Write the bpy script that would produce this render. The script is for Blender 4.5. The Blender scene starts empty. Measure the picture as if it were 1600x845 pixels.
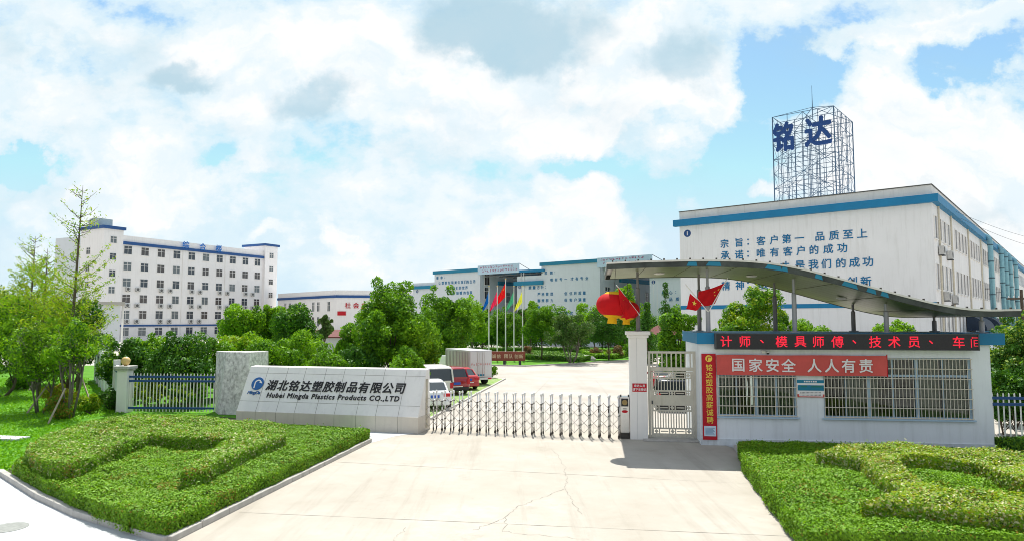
import bpy, math, random
import numpy as np
from mathutils import Vector, Matrix

# ------------------------------------------------------------------ camera, world, sun, exposure
SC = bpy.context.scene
COL = SC.collection
FPX, HCAM = 1060.0, 4.2
PITCH = math.atan(77.5 / FPX)
cam_d = bpy.data.cameras.new('camera')
cam = bpy.data.objects.new('camera', cam_d)
COL.objects.link(cam)
cam.location = (0, 0, HCAM)
cam.rotation_euler = (math.pi / 2 + PITCH, 0, 0)
cam_d.sensor_width = 36
cam_d.lens = 36 * FPX / 1600
cam_d.clip_end = 6000
SC.camera = cam
SC.view_settings.view_transform = 'Standard'
SC.view_settings.look = 'None'
SC.view_settings.exposure = 0.36
SC.view_settings.gamma = 1
SC.cycles.filter_width = 0.95
SC.view_settings.use_curve_mapping = False

SUN_EL, SUN_AZ = 63.5, -2.0          # azimuth from +Y towards +X
SKY_STRENGTH = 0.1
SKY_GAIN = (1.15, 1.36, 1.48)
sd = bpy.data.lights.new('sun', 'SUN')
sd.energy = 5.0
sd.angle = math.radians(0.5)
sd.color = (1.0, 0.96, 0.88)
sun = bpy.data.objects.new('sun', sd)
COL.objects.link(sun)
sv = Vector((math.sin(math.radians(SUN_AZ)) * math.cos(math.radians(SUN_EL)),
             math.cos(math.radians(SUN_AZ)) * math.cos(math.radians(SUN_EL)), math.sin(math.radians(SUN_EL))))
sun.rotation_euler = sv.to_track_quat('Z', 'Y').to_euler()
sun.location = (0, 0, 60)

W = bpy.data.worlds.new('World')
SC.world = W
W.use_nodes = True


def build_sky():
    nt = W.node_tree
    N, L = nt.nodes, nt.links
    N.clear()

    def nd(t, **k):
        n = N.new(t)
        for a, b in k.items():
            setattr(n, a, b)
        return n

    def math_(op, a, b=None, c=None):
        n = nd('ShaderNodeMath', operation=op)
        for i, v in enumerate((a, b, c)):
            if v is None:
                continue
            if isinstance(v, (int, float)):
                n.inputs[i].default_value = v
            else:
                L.new(v, n.inputs[i])
        return n.outputs[0]
    sky = nd('ShaderNodeTexSky', sky_type='NISHITA')
    sky.sun_disc = False
    sky.sun_elevation = math.radians(SUN_EL)
    sky.sun_rotation = math.radians(SUN_AZ)
    sky.air_density = 1.0
    sky.dust_density = 0.6
    sky.ozone_density = 1.5
    tc = nd('ShaderNodeTexCoord')
    sep = nd('ShaderNodeSeparateXYZ')
    L.new(tc.outputs['Generated'], sep.inputs[0])
    ay = math_('MAXIMUM', math_('ABSOLUTE', sep.outputs[1]), 0.22)
    u = math_('DIVIDE', sep.outputs[0], ay)
    w = math_('DIVIDE', math_('ABSOLUTE', sep.outputs[2]), ay)
    cmb = nd('ShaderNodeCombineXYZ')
    L.new(u, cmb.inputs[0])
    L.new(w, cmb.inputs[1])

    def noise(vec, scale, detail, rough, sx=1, sy=1, off=0.0, dist=0.0):
        mp = nd('ShaderNodeMapping')
        mp.inputs['Scale'].default_value = (sx, sy, 1)
        mp.inputs['Location'].default_value = (off, off * 0.7, off)
        L.new(vec, mp.inputs[0])
        n = nd('ShaderNodeTexNoise')
        n.inputs['Scale'].default_value = scale
        n.inputs['Detail'].default_value = detail
        n.inputs['Roughness'].default_value = rough
        n.inputs['Distortion'].default_value = dist
        L.new(mp.outputs[0], n.inputs['Vector'])
        return n
    wn = noise(cmb.outputs[0], 4.5, 10, 0.6, off=3.1)
    sub = nd('ShaderNodeVectorMath', operation='SUBTRACT')
    L.new(wn.outputs['Color'], sub.inputs[0])
    sub.inputs[1].default_value = (0.5, 0.5, 0.5)
    scl = nd('ShaderNodeVectorMath', operation='SCALE')
    L.new(sub.outputs[0], scl.inputs[0])
    scl.inputs['Scale'].default_value = 0.26
    add = nd('ShaderNodeVectorMath', operation='ADD')
    L.new(cmb.outputs[0], add.inputs[0])
    L.new(scl.outputs[0], add.inputs[1])
    flat = nd('ShaderNodeVectorMath', operation='MULTIPLY')
    L.new(add.outputs[0], flat.inputs[0])
    flat.inputs[1].default_value = (1, 1, 0)
    warp = flat.outputs[0]

    def blob(px, py, rx, ry, amp, rot=0):
        mp = nd('ShaderNodeMapping', vector_type='TEXTURE')
        mp.inputs['Location'].default_value = ((px - 800) / FPX, (500 - py) / FPX, 0)
        mp.inputs['Scale'].default_value = (rx / FPX, ry / FPX, 1)
        mp.inputs['Rotation'].default_value = (0, 0, math.radians(rot))
        L.new(warp, mp.inputs[0])
        g = nd('ShaderNodeTexGradient', gradient_type='SPHERICAL')
        L.new(mp.outputs[0], g.inputs[0])
        sm = nd('ShaderNodeMapRange', interpolation_type='SMOOTHSTEP')
        sm.inputs['From Max'].default_value = 0.75
        sm.inputs['To Max'].default_value = amp
        L.new(g.outputs['Fac'], sm.inputs['Value'])
        return sm.outputs[0]

    def total(blobs, start):
        s = start
        for b in blobs:
            s = math_('ADD', s, blob(*b))
        return s
    big = noise(cmb.outputs[0], 3.2, 10, 0.6, 1, 1.5, off=7.3)
    fine = noise(cmb.outputs[0], 11.0, 8, 0.62, 1, 1.4, off=1.7)
    base = math_('ADD', math_('MULTIPLY_ADD', big.outputs['Fac'], 1.25, -0.37), math_('MULTIPLY_ADD', fine.outputs['Fac'], 0.8, -0.16))
    cover = total([
        # white heaps
        (560, 70, 230, 110, 0.30), (330, 60, 150, 70, 0.22), (640, 170, 190, 80, 0.30), (230, 280, 190, 80, 0.30), (150, 330, 110, 70, 0.18),
        (360, 150, 90, 50, 0.26), (700, 330, 200, 130, 0.14), (800, 120, 120, 70, 0.3), (840, 190, 90, 110, 0.32),
        (920, 300, 100, 60, 0.42), (930, 370, 150, 60, 0.30), (970, 190, 110, 42, 0.48, 16), (1460, 235, 175, 150, 0.62),
        (1330, 290, 150, 110, 0.40), (1550, 300, 130, 170, 0.45), (1040, 80, 190, 110, 0.55), (1140, 130, 60, 40, 0.3), (1420, 48, 230, 42, 0.36, 14),
        (1560, 20, 110, 40, 0.30, 14), (900, 70, 120, 80, 0.3), (550, 360, 40, 30, 0.25), (1180, 305, 70, 22, 0.3), (410, 260, 40, 24, 0.3), (400, 375, 60, 24, 0.25), (30, 330, 60, 60, 0.2),
        # openings
        (1250, 130, 150, 110, -0.40), (1130, 250, 90, 110, -0.38), (1530, 100, 120, 50, -0.30), (25, 245, 90, 34, -0.34),
        (345, 255, 60, 34, -0.24), (900, 240, 90, 34, -0.25), (1010, 330, 60, 90, -0.3), (480, 300, 110, 90, -0.10), (800, 270, 60, 120, -0.12), (140, 70, 90, 50, -0.1),
    ], base)
    back = nd('ShaderNodeMapRange', interpolation_type='SMOOTHSTEP')
    back.inputs['From Min'].default_value = -0.25
    back.inputs['From Max'].default_value = 0.2
    back.inputs['To Min'].default_value = -0.42
    back.inputs['To Max'].default_value = 0.0
    L.new(sep.outputs[1], back.inputs['Value'])
    cover = math_('ADD', cover, back.outputs[0])
    # grey-blue undersides of the thick clouds
    dk = noise(cmb.outputs[0], 5.0, 8, 0.55, 1, 1.7, off=11.9)
    dark = total([(790, 10, 230, 90, 0.95, -8), (690, 30, 120, 70, 0.5), (1085, 70, 100, 70, 0.62), (490, 165, 100, 45, 0.62), (285, 92, 70, 34, 0.5),
                  (520, 95, 120, 60, 0.2), (1500, 330, 120, 30, 0.3), (20, 50, 70, 70, 0.3), (290, 110, 90, 20, 0.3), (210, 270, 60, 20, 0.3), (1430, 300, 60, 20, 0.25)],
                 math_('MULTIPLY', math_('SUBTRACT', dk.outputs['Fac'], 0.50), 1.5))
    ds = nd('ShaderNodeMapRange', interpolation_type='SMOOTHSTEP')
    ds.inputs['From Min'].default_value = 0.0
    ds.inputs['From Max'].default_value = 0.85
    L.new(dark, ds.inputs['Value'])
    ramp = nd('ShaderNodeValToRGB')
    cr = ramp.color_ramp
    cr.interpolation = 'EASE'
    stops = [(0.30, (0.0, 0, 0)), (0.46, (0.52, 0.52, 0.52)), (0.60, (0.76, 0.76, 0.76)), (0.74, (1, 1, 1))]
    while len(cr.elements) < len(stops):
        cr.elements.new(0.5)
    for e_, (p_, c_) in zip(cr.elements, stops):
        e_.position = p_
        e_.color = c_ + (1,)
    L.new(cover, ramp.inputs[0])
    gain = nd('ShaderNodeMix', data_type='RGBA', blend_type='MULTIPLY')
    gain.inputs[0].default_value = 1
    L.new(sky.outputs[0], gain.inputs[6])
    gain.inputs[7].default_value = SKY_GAIN + (1,)
    cap = nd('ShaderNodeMix', data_type='RGBA', blend_type='DARKEN')
    cap.inputs[0].default_value = 1
    L.new(gain.outputs[2], cap.inputs[6])
    cap.inputs[7].default_value = (5.4, 6.75, 7.6, 1)
    thin = nd('ShaderNodeMix', data_type='RGBA')
    mk1 = nd('ShaderNodeMapRange')
    mk1.inputs['From Max'].default_value = 0.6
    L.new(ramp.outputs[0], mk1.inputs['Value'])
    L.new(mk1.outputs[0], thin.inputs[0])
    L.new(cap.outputs[2], thin.inputs[6])
    thin.inputs[7].default_value = (5.9, 7.1, 7.7, 1)
    white = nd('ShaderNodeMix', data_type='RGBA')
    mk2 = nd('ShaderNodeMapRange')
    mk2.inputs['From Min'].default_value = 0.5
    L.new(ramp.outputs[0], mk2.inputs['Value'])
    L.new(mk2.outputs[0], white.inputs[0])
    L.new(thin.outputs[2], white.inputs[6])
    puff = nd('ShaderNodeMix', data_type='RGBA')
    pn = noise(warp, 7.0, 8, 0.6, 1, 1.4, off=21.3)
    pm = nd('ShaderNodeMapRange', interpolation_type='SMOOTHSTEP')
    pm.inputs['From Min'].default_value = 0.36
    pm.inputs['From Max'].default_value = 0.56
    L.new(pn.outputs['Fac'], pm.inputs['Value'])
    L.new(pm.outputs[0], puff.inputs[0])
    puff.inputs[6].default_value = (6.6, 7.4, 7.85, 1)
    puff.inputs[7].default_value = (8.0, 8.05, 8.05, 1)
    L.new(puff.outputs[2], white.inputs[7])
    fin = nd('ShaderNodeMix', data_type='RGBA')
    L.new(math_('MULTIPLY', ds.outputs[0], 0.85), fin.inputs[0])
    L.new(white.outputs[2], fin.inputs[6])
    fin.inputs[7].default_value = (3.6, 5.2, 6.1, 1)
    # the unseen sky behind the viewer: dim even tone added to set fill light
    back_fill = nd('ShaderNodeMapRange', interpolation_type='SMOOTHSTEP')
    back_fill.inputs['From Min'].default_value = 0.1
    back_fill.inputs['From Max'].default_value = -0.35
    back_fill.inputs['To Max'].default_value = 0.8
    L.new(sep.outputs[1], back_fill.inputs['Value'])
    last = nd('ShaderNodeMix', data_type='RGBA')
    L.new(back_fill.outputs[0], last.inputs[0])
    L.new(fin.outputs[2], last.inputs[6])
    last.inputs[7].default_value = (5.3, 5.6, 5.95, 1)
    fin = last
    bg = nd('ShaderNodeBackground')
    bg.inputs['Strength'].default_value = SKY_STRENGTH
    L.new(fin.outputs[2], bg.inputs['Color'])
    out = nd('ShaderNodeOutputWorld')
    L.new(bg.outputs[0], out.inputs['Surface'])


build_sky()

# ------------------------------------------------------------------ helpers: survey maths, meshes, tags
CAM = np.array([0, 0, HCAM])
PI = math.pi


def ray(px, py):
    dx = (px - 800) / FPX
    dy = (422.5 - py) / FPX
    return np.array([dx, math.cos(PITCH) - dy * math.sin(PITCH), math.sin(PITCH) + dy * math.cos(PITCH)])


def G(px, py, z=0.0):
    """survey: point of the horizontal plane z sighted at (px, py)"""
    r = ray(px, py)
    p = CAM + r * ((z - HCAM) / r[2])
    return (float(p[0]), float(p[1]))


def V(px, py, Y):
    """survey: point at depth Y sighted at (px, py)"""
    r = ray(px, py)
    p = CAM + r * (Y / r[1])
    return Vector((float(p[0]), float(p[1]), float(p[2])))


def at(px, Y):
    return ((px - 800) / FPX * Y, Y)


def tag(o, label=None, cat=None, group=None, kind=None):
    if label:
        o['label'] = label
    if cat:
        o['category'] = cat
    if group:
        o['group'] = group
    if kind:
        o['kind'] = kind
    return o


def empty(name, loc, rz, label, cat, group=None):
    o = bpy.data.objects.new(name, None)
    COL.objects.link(o)
    o.location = loc if len(loc) == 3 else (loc[0], loc[1], 0)
    o.rotation_euler = (0, 0, rz)
    o.empty_display_size = 0.3
    return tag(o, label, cat, group)


class MB:
    def __init__(s):
        s.v, s.f, s.m = [], [], []

    def add(s, vs, fs, m=0):
        b = len(s.v)
        s.v += [tuple(p) for p in vs]
        s.f += [tuple(i + b for i in f) for f in fs]
        s.m += [m] * len(fs)
        return s

    def box(s, x0, x1, y0, y1, z0, z1, m=0):
        vs = [(x0, y0, z0), (x1, y0, z0), (x1, y1, z0), (x0, y1, z0), (x0, y0, z1), (x1, y0, z1), (x1, y1, z1), (x0, y1, z1)]
        return s.add(vs, [(0, 3, 2, 1), (4, 5, 6, 7), (0, 1, 5, 4), (1, 2, 6, 5), (2, 3, 7, 6), (3, 0, 4, 7)], m)

    def hexa(s, b4, t4, m=0):
        return s.add(list(b4) + list(t4), [(0, 3, 2, 1), (4, 5, 6, 7), (0, 1, 5, 4), (1, 2, 6, 5), (2, 3, 7, 6), (3, 0, 4, 7)], m)

    def prism(s, poly, z0, z1, m=0, cap=True):
        n = len(poly)
        ar = sum(poly[i][0] * poly[(i + 1) % n][1] - poly[(i + 1) % n][0] * poly[i][1] for i in range(n))
        if ar < 0:
            poly = poly[::-1]
        vs = [(p[0], p[1], z0) for p in poly] + [(p[0], p[1], z1) for p in poly]
        fs = [(i, (i + 1) % n, n + (i + 1) % n, n + i) for i in range(n)]
        if cap:
            fs += [tuple(range(n, 2 * n)), tuple(range(n - 1, -1, -1))]
        return s.add(vs, fs, m)

    def sheet(s, poly, z, m=0):
        n = len(poly)
        ar = sum(poly[i][0] * poly[(i + 1) % n][1] - poly[(i + 1) % n][0] * poly[i][1] for i in range(n))
        if ar < 0:
            poly = poly[::-1]
        return s.add([(p[0], p[1], z) for p in poly], [tuple(range(n))], m)

    def tube(s, pts, rad, n=8, m=0, caps=True):
        pts = [Vector(p) for p in pts]
        if isinstance(rad, (int, float)):
            rad = [rad] * len(pts)
        vs, fs = [], []
        ref = None
        for i, p in enumerate(pts):
            d = (pts[min(i + 1, len(pts) - 1)] - pts[max(i - 1, 0)])
            d.normalize()
            if ref is None:
                ref = d.orthogonal().normalized()
            a = (ref - d * ref.dot(d))
            a = a.normalized() if a.length > 1e-6 else d.orthogonal().normalized()
            ref = a
            b = d.cross(a)
            for k in range(n):
                t = 2 * PI * k / n
                vs.append(p + (a * math.cos(t) + b * math.sin(t)) * rad[i])
        for i in range(len(pts) - 1):
            for k in range(n):
                fs.append((i * n + k, i * n + (k + 1) % n, (i + 1) * n + (k + 1) % n, (i + 1) * n + k))
        if caps:
            fs.append(tuple(range(n - 1, -1, -1)))
            e = (len(pts) - 1) * n
            fs.append(tuple(range(e, e + n)))
        return s.add(vs, fs, m)

    def lathe(s, prof, n=20, m=0, c=(0, 0, 0)):
        vs, fs = [], []
        for (r, z) in prof:
            for k in range(n):
                t = 2 * PI * k / n
                vs.append((c[0] + r * math.cos(t), c[1] + r * math.sin(t), c[2] + z))
        for i in range(len(prof) - 1):
            for k in range(n):
                fs.append((i * n + k, i * n + (k + 1) % n, (i + 1) * n + (k + 1) % n, (i + 1) * n + k))
        fs.append(tuple(range(n - 1, -1, -1)))
        e = (len(prof) - 1) * n
        fs.append(tuple(range(e, e + n)))
        return s.add(vs, fs, m)

    def loft(s, rings, m=0, caps=True):
        n = len(rings[0])
        vs = [p for r in rings for p in r]
        fs = []
        for i in range(len(rings) - 1):
            for k in range(n):
                fs.append((i * n + k, i * n + (k + 1) % n, (i + 1) * n + (k + 1) % n, (i + 1) * n + k))
        if caps:
            fs.append(tuple(range(n - 1, -1, -1)))
            e = (len(rings) - 1) * n
            fs.append(tuple(range(e, e + n)))
        return s.add(vs, fs, m)

    def mesh(s, name, mats, smooth=False):
        me = bpy.data.meshes.new(name)
        me.from_pydata(s.v, [], s.f)
        for mt in (mats if isinstance(mats, (list, tuple)) else [mats]):
            me.materials.append(mt)
        me.polygons.foreach_set('material_index', s.m)
        if smooth:
            me.polygons.foreach_set('use_smooth', [True] * len(me.polygons))
        me.update()
        return me

    def build(s, name, mats, parent=None, loc=(0, 0, 0), rz=0, smooth=False, bevel=0, seg=2):
        o = bpy.data.objects.new(name, s.mesh(name, mats, smooth))
        COL.objects.link(o)
        o.location = loc
        o.rotation_euler = (0, 0, rz)
        if parent:
            o.parent = parent
        if bevel:
            b = o.modifiers.new('bevel', 'BEVEL')
            b.width = bevel
            b.segments = seg
            b.limit_method = 'ANGLE'
        return o


def share(name, me, parent=None, loc=(0, 0, 0), rz=0):
    o = bpy.data.objects.new(name, me)
    COL.objects.link(o)
    o.location = loc
    o.rotation_euler = (0, 0, rz)
    if parent:
        o.parent = parent
    return o


def children(o):
    return [c for c in bpy.data.objects if c.parent == o]


def text(body, size, mat, parent, mtx, name='lettering', extrude=0.004, bold=0.0, shear=0.0, gap=1.0, ax='CENTER', xs=1.0, line=1.0, raw=False):
    cu = bpy.data.curves.new(name, 'FONT')
    cu.body = body
    cu.size = size
    cu.extrude = extrude
    cu.shear = shear
    cu.space_character = gap
    cu.space_line = line
    cu.align_x = ax
    cu.align_y = 'CENTER'
    cu.resolution_u = 3
    o = bpy.data.objects.new(name, cu)
    COL.objects.link(o)
    dg = bpy.context.evaluated_depsgraph_get()
    dg.update()
    me = bpy.data.meshes.new_from_object(o.evaluated_get(dg))
    bpy.data.objects.remove(o)
    bpy.data.curves.remove(cu)
    n = len(me.vertices)
    co = np.empty(n * 3)
    me.vertices.foreach_get('co', co)
    co = co.reshape(-1, 3)
    fc = [tuple(p.vertices) for p in me.polygons]
    bpy.data.meshes.remove(me)
    co[:, 0] *= xs
    mid = (co.max(0) + co.min(0)) / 2
    if ax == 'CENTER':
        co[:, 0] -= mid[0]
    co[:, 1] -= mid[1]
    # heavier strokes: the same glyph laid a few times around its own place
    V_, F_ = [], []
    shifts = [(0, 0)]
    if bold:
        r_ = bold * size
        shifts += [(r_ * math.cos(a_), r_ * math.sin(a_)) for a_ in (0.4, 1.45, 2.5, 3.54, 4.59, 5.64)]
    for k_, (sx_, sy_) in enumerate(shifts):
        b_ = len(V_)
        z_ = k_ * max(0.0006, extrude * 0.06)
        V_ += [(float(p[0] + sx_), float(p[1] + sy_), float(p[2] + z_)) for p in co]
        F_ += [tuple(i + b_ for i in f) for f in fc]
    if raw:
        return V_, F_
    me = bpy.data.meshes.new(name)
    me.from_pydata(V_, [], F_)
    me.materials.append(mat)
    me.update()
    r = bpy.data.objects.new(name, me)
    COL.objects.link(r)
    r.parent = parent
    r.matrix_local = mtx
    return r


def wall_m(x, z, y=-0.02):
    """text frame on a facade whose local x runs along it and whose outside is -y"""
    return Matrix.Translation((x, y, z)) @ Matrix.Rotation(PI / 2, 4, 'X')


def chars(s, x0, x1, z, size, mat, parent, y=-0.03, **k):
    """one line of writing whose glyph centres run evenly from x0 to x1 (spaces keep their place)"""
    n = len(s)
    return glyph_line([(ch, x0 + (x1 - x0) * i / max(1, n - 1), z) for i, ch in enumerate(s) if ch != ' '], size, mat, parent, y, **k)


def glyph_line(items, size, mat, parent, y, **k):
    V_, F_ = [], []
    for ch, x, z in items:
        v, f = text(ch, size, mat, parent, None, raw=True, **k)
        m = wall_m(x, z, y)
        b = len(V_)
        V_ += [(m @ Vector(p))[:] for p in v]
        F_ += [tuple(i + b for i in q) for q in f]
    me = bpy.data.meshes.new('lettering')
    me.from_pydata(V_, [], F_)
    me.materials.append(mat)
    me.update()
    return share('lettering', me, parent)


# ------------------------------------------------------------------ materials
def lin(h):
    h = h.lstrip('#')
    r = [int(h[i:i + 2], 16) / 255 for i in (0, 2, 4)]
    return tuple(((c + 0.055) / 1.055) ** 2.4 if c > 0.04045 else c / 12.92 for c in r)


def M(name, col, rough=0.6, var=0.1, scale=4.0, metal=0.0, bump=0.0, spec=0.4, coat=0.0, streak=0.0, dirt=None, lo=0.54, sv3=(1.6, 1.6, 0.12)):
    if isinstance(col, str):
        col = lin(col)
    m = bpy.data.materials.new(name)
    m.use_nodes = True
    nt = m.node_tree
    N, L = nt.nodes, nt.links
    b = N['Principled BSDF']
    b.inputs['Roughness'].default_value = rough
    b.inputs['Metallic'].default_value = metal
    b.inputs['Specular IOR Level'].default_value = spec
    b.inputs['Coat Weight'].default_value = coat
    tc = N.new('ShaderNodeTexCoord')
    n1 = N.new('ShaderNodeTexNoise')
    n1.inputs['Scale'].default_value = scale
    n1.inputs['Detail'].default_value = 6
    n1.inputs['Roughness'].default_value = 0.6
    L.new(tc.outputs['Object'], n1.inputs['Vector'])
    mx = N.new('ShaderNodeMix')
    mx.data_type = 'RGBA'
    mr = N.new('ShaderNodeMapRange')
    mr.inputs['From Min'].default_value = 0.3
    mr.inputs['From Max'].default_value = 0.7
    L.new(n1.outputs['Fac'], mr.inputs['Value'])
    L.new(mr.outputs[0], mx.inputs[0])
    mx.inputs[6].default_value = tuple(max(0, c * (1 - var)) for c in col) + (1,)
    mx.inputs[7].default_value = tuple(min(1, c * (1 + var)) for c in col) + (1,)
    res = mx.outputs[2]
    if streak:
        mp = N.new('ShaderNodeMapping')
        mp.inputs['Scale'].default_value = sv3
        L.new(tc.outputs['Object'], mp.inputs[0])
        n2 = N.new('ShaderNodeTexNoise')
        n2.inputs['Scale'].default_value = 2.2
        n2.inputs['Detail'].default_value = 8
        n2.inputs['Roughness'].default_value = 0.68
        L.new(mp.outputs[0], n2.inputs['Vector'])
        r2 = N.new('ShaderNodeMapRange')
        r2.inputs['From Min'].default_value = lo
        r2.inputs['From Max'].default_value = lo + 0.2
        r2.inputs['To Max'].default_value = streak
        L.new(n2.outputs['Fac'], r2.inputs['Value'])
        m2 = N.new('ShaderNodeMix')
        m2.data_type = 'RGBA'
        L.new(r2.outputs[0], m2.inputs[0])
        L.new(res, m2.inputs[6])
        d = dirt or tuple(c * 0.45 for c in col)
        m2.inputs[7].default_value = tuple(d) + (1,)
        res = m2.outputs[2]
    L.new(res, b.inputs['Base Color'])
    if bump:
        bp = N.new('ShaderNodeBump')
        bp.inputs['Strength'].default_value = bump
        bp.inputs['Distance'].default_value = 0.02
        n3 = N.new('ShaderNodeTexNoise')
        n3.inputs['Scale'].default_value = scale * 12
        n3.inputs['Detail'].default_value = 4
        L.new(tc.outputs['Object'], n3.inputs['Vector'])
        L.new(n3.outputs['Fac'], bp.inputs['Height'])
        L.new(bp.outputs[0], b.inputs['Normal'])
    return m


def leaf_mat(name, c0, c1, trans=0.35, rough=0.5):
    m = bpy.data.materials.new(name)
    m.use_nodes = True
    nt = m.node_tree
    N, L = nt.nodes, nt.links
    b = N['Principled BSDF']
    out = N['Material Output']
    geo = N.new('ShaderNodeNewGeometry')
    tc = N.new('ShaderNodeTexCoord')
    no = N.new('ShaderNodeTexNoise')
    no.inputs['Scale'].default_value = 0.9
    no.inputs['Detail'].default_value = 3
    L.new(tc.outputs['Object'], no.inputs['Vector'])
    ad = N.new('ShaderNodeMath')
    ad.operation = 'MULTIPLY_ADD'
    L.new(no.outputs['Fac'], ad.inputs[0])
    ad.inputs[1].default_value = 1.2
    L.new(geo.outputs['Random Per Island'], ad.inputs[2])
    mr = N.new('ShaderNodeMapRange')
    mr.inputs['From Min'].default_value = 0.25
    mr.inputs['From Max'].default_value = 1.55
    L.new(ad.outputs[0], mr.inputs['Value'])
    mx = N.new('ShaderNodeMix')
    mx.data_type = 'RGBA'
    L.new(mr.outputs[0], mx.inputs[0])
    mx.inputs[6].default_value = c0 + (1,)
    mx.inputs[7].default_value = c1 + (1,)
    L.new(mx.outputs[2], b.inputs['Base Color'])
    b.inputs['Roughness'].default_value = rough
    b.inputs['Specular IOR Level'].default_value = 0.16
    tr = N.new('ShaderNodeBsdfTranslucent')
    g = N.new('ShaderNodeMix')
    g.data_type = 'RGBA'
    g.blend_type = 'MULTIPLY'
    g.inputs[0].default_value = 1
    L.new(mx.outputs[2], g.inputs[6])
    g.inputs[7].default_value = (1.5, 1.35, 0.5, 1)
    L.new(g.outputs[2], tr.inputs['Color'])
    ms = N.new('ShaderNodeMixShader')
    ms.inputs[0].default_value = trans
    L.new(b.outputs[0], ms.inputs[1])
    L.new(tr.outputs[0], ms.inputs[2])
    L.new(ms.outputs[0], out.inputs['Surface'])
    return m


def glow_mat(name, col, strength):
    m = bpy.data.materials.new(name)
    m.use_nodes = True
    b = m.node_tree.nodes['Principled BSDF']
    b.inputs['Base Color'].default_value = col + (1,)
    b.inputs['Emission Color'].default_value = col + (1,)
    b.inputs['Emission Strength'].default_value = strength
    return m


def glass_mat(name, tint=(0.6, 0.68, 0.68), mixf=0.35):
    m = bpy.data.materials.new(name)
    m.use_nodes = True
    nt = m.node_tree
    N, L = nt.nodes, nt.links
    out = N['Material Output']
    N.remove(N['Principled BSDF'])
    t = N.new('ShaderNodeBsdfTransparent')
    t.inputs[0].default_value = tint + (1,)
    g = N.new('ShaderNodeBsdfGlossy')
    g.inputs['Roughness'].default_value = 0.03
    fr = N.new('ShaderNodeFresnel')
    fr.inputs['IOR'].default_value = 1.5
    ms = N.new('ShaderNodeMixShader')
    L.new(fr.outputs[0], ms.inputs[0])
    L.new(t.outputs[0], ms.inputs[1])
    L.new(g.outputs[0], ms.inputs[2])
    L.new(ms.outputs[0], out.inputs['Surface'])
    return m


def cloth_mat(name, col, trans=0.4):
    m = M(name, col, 0.8, 0.06, 6)
    nt = m.node_tree
    N, L = nt.nodes, nt.links
    b = N['Principled BSDF']
    out = N['Material Output']
    tr = N.new('ShaderNodeBsdfTranslucent')
    c = lin(col) if isinstance(col, str) else col
    tr.inputs[0].default_value = c + (1,)
    ms = N.new('ShaderNodeMixShader')
    ms.inputs[0].default_value = trans
    L.new(b.outputs[0], ms.inputs[1])
    L.new(tr.outputs[0], ms.inputs[2])
    L.new(ms.outputs[0], out.inputs['Surface'])
    return m


def ground_mat(name, cols, scales, bump=0.3, speck=None, rough=0.9, dist=0.01, lo=0.42, hi=0.68, drag=None):
    """cols: base, then overlays mixed in through noise of the given scales"""
    m = bpy.data.materials.new(name)
    m.use_nodes = True
    nt = m.node_tree
    N, L = nt.nodes, nt.links
    b = N['Principled BSDF']
    b.inputs['Roughness'].default_value = rough
    b.inputs['Specular IOR Level'].default_value = 0.25
    tc = N.new('ShaderNodeTexCoord')
    rgb = N.new('ShaderNodeRGB')
    rgb.outputs[0].default_value = cols[0] + (1,)
    cur = rgb.outputs[0]
    for i, (c, s) in enumerate(zip(cols[1:], scales)):
        n = N.new('ShaderNodeTexNoise')
        n.inputs['Scale'].default_value = s
        n.inputs['Detail'].default_value = 8
        n.inputs['Roughness'].default_value = 0.65
        mp = N.new('ShaderNodeMapping')
        mp.inputs['Location'].default_value = (i * 13.7, i * 5.1, 0)
        L.new(tc.outputs['Object'], mp.inputs[0])
        L.new(mp.outputs[0], n.inputs['Vector'])
        r = N.new('ShaderNodeMapRange')
        r.inputs['From Min'].default_value = lo
        r.inputs['From Max'].default_value = hi
        L.new(n.outputs['Fac'], r.inputs['Value'])
        mx = N.new('ShaderNodeMix')
        mx.data_type = 'RGBA'
        L.new(r.outputs[0], mx.inputs[0])
        L.new(cur, mx.inputs[6])
        mx.inputs[7].default_value = c + (1,)
        cur = mx.outputs[2]
    if drag:
        for (sx_, sy_, rot_, f0, f1, amt, dc) in drag:
            mp = N.new('ShaderNodeMapping')
            mp.inputs['Scale'].default_value = (sx_, sy_, 1)
            mp.inputs['Rotation'].default_value = (0, 0, rot_)
            L.new(tc.outputs['Object'], mp.inputs[0])
            n = N.new('ShaderNodeTexNoise')
            n.inputs['Scale'].default_value = 1
            n.inputs['Detail'].default_value = 7
            n.inputs['Roughness'].default_value = 0.7
            L.new(mp.outputs[0], n.inputs['Vector'])
            r = N.new('ShaderNodeMapRange')
            r.inputs['From Min'].default_value = f0
            r.inputs['From Max'].default_value = f1
            r.inputs['To Max'].default_value = amt
            L.new(n.outputs['Fac'], r.inputs['Value'])
            mx = N.new('ShaderNodeMix')
            mx.data_type = 'RGBA'
            L.new(r.outputs[0], mx.inputs[0])
            L.new(cur, mx.inputs[6])
            mx.inputs[7].default_value = dc + (1,)
            cur = mx.outputs[2]
    L.new(cur, b.inputs['Base Color'])
    n = N.new('ShaderNodeTexNoise')
    n.inputs['Scale'].default_value = 25
    n.inputs['Detail'].default_value = 6
    L.new(tc.outputs['Object'], n.inputs['Vector'])
    bp = N.new('ShaderNodeBump')
    bp.inputs['Strength'].default_value = bump
    bp.inputs['Distance'].default_value = dist
    L.new(n.outputs['Fac'], bp.inputs['Height'])
    L.new(bp.outputs[0], b.inputs['Normal'])
    return m


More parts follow.
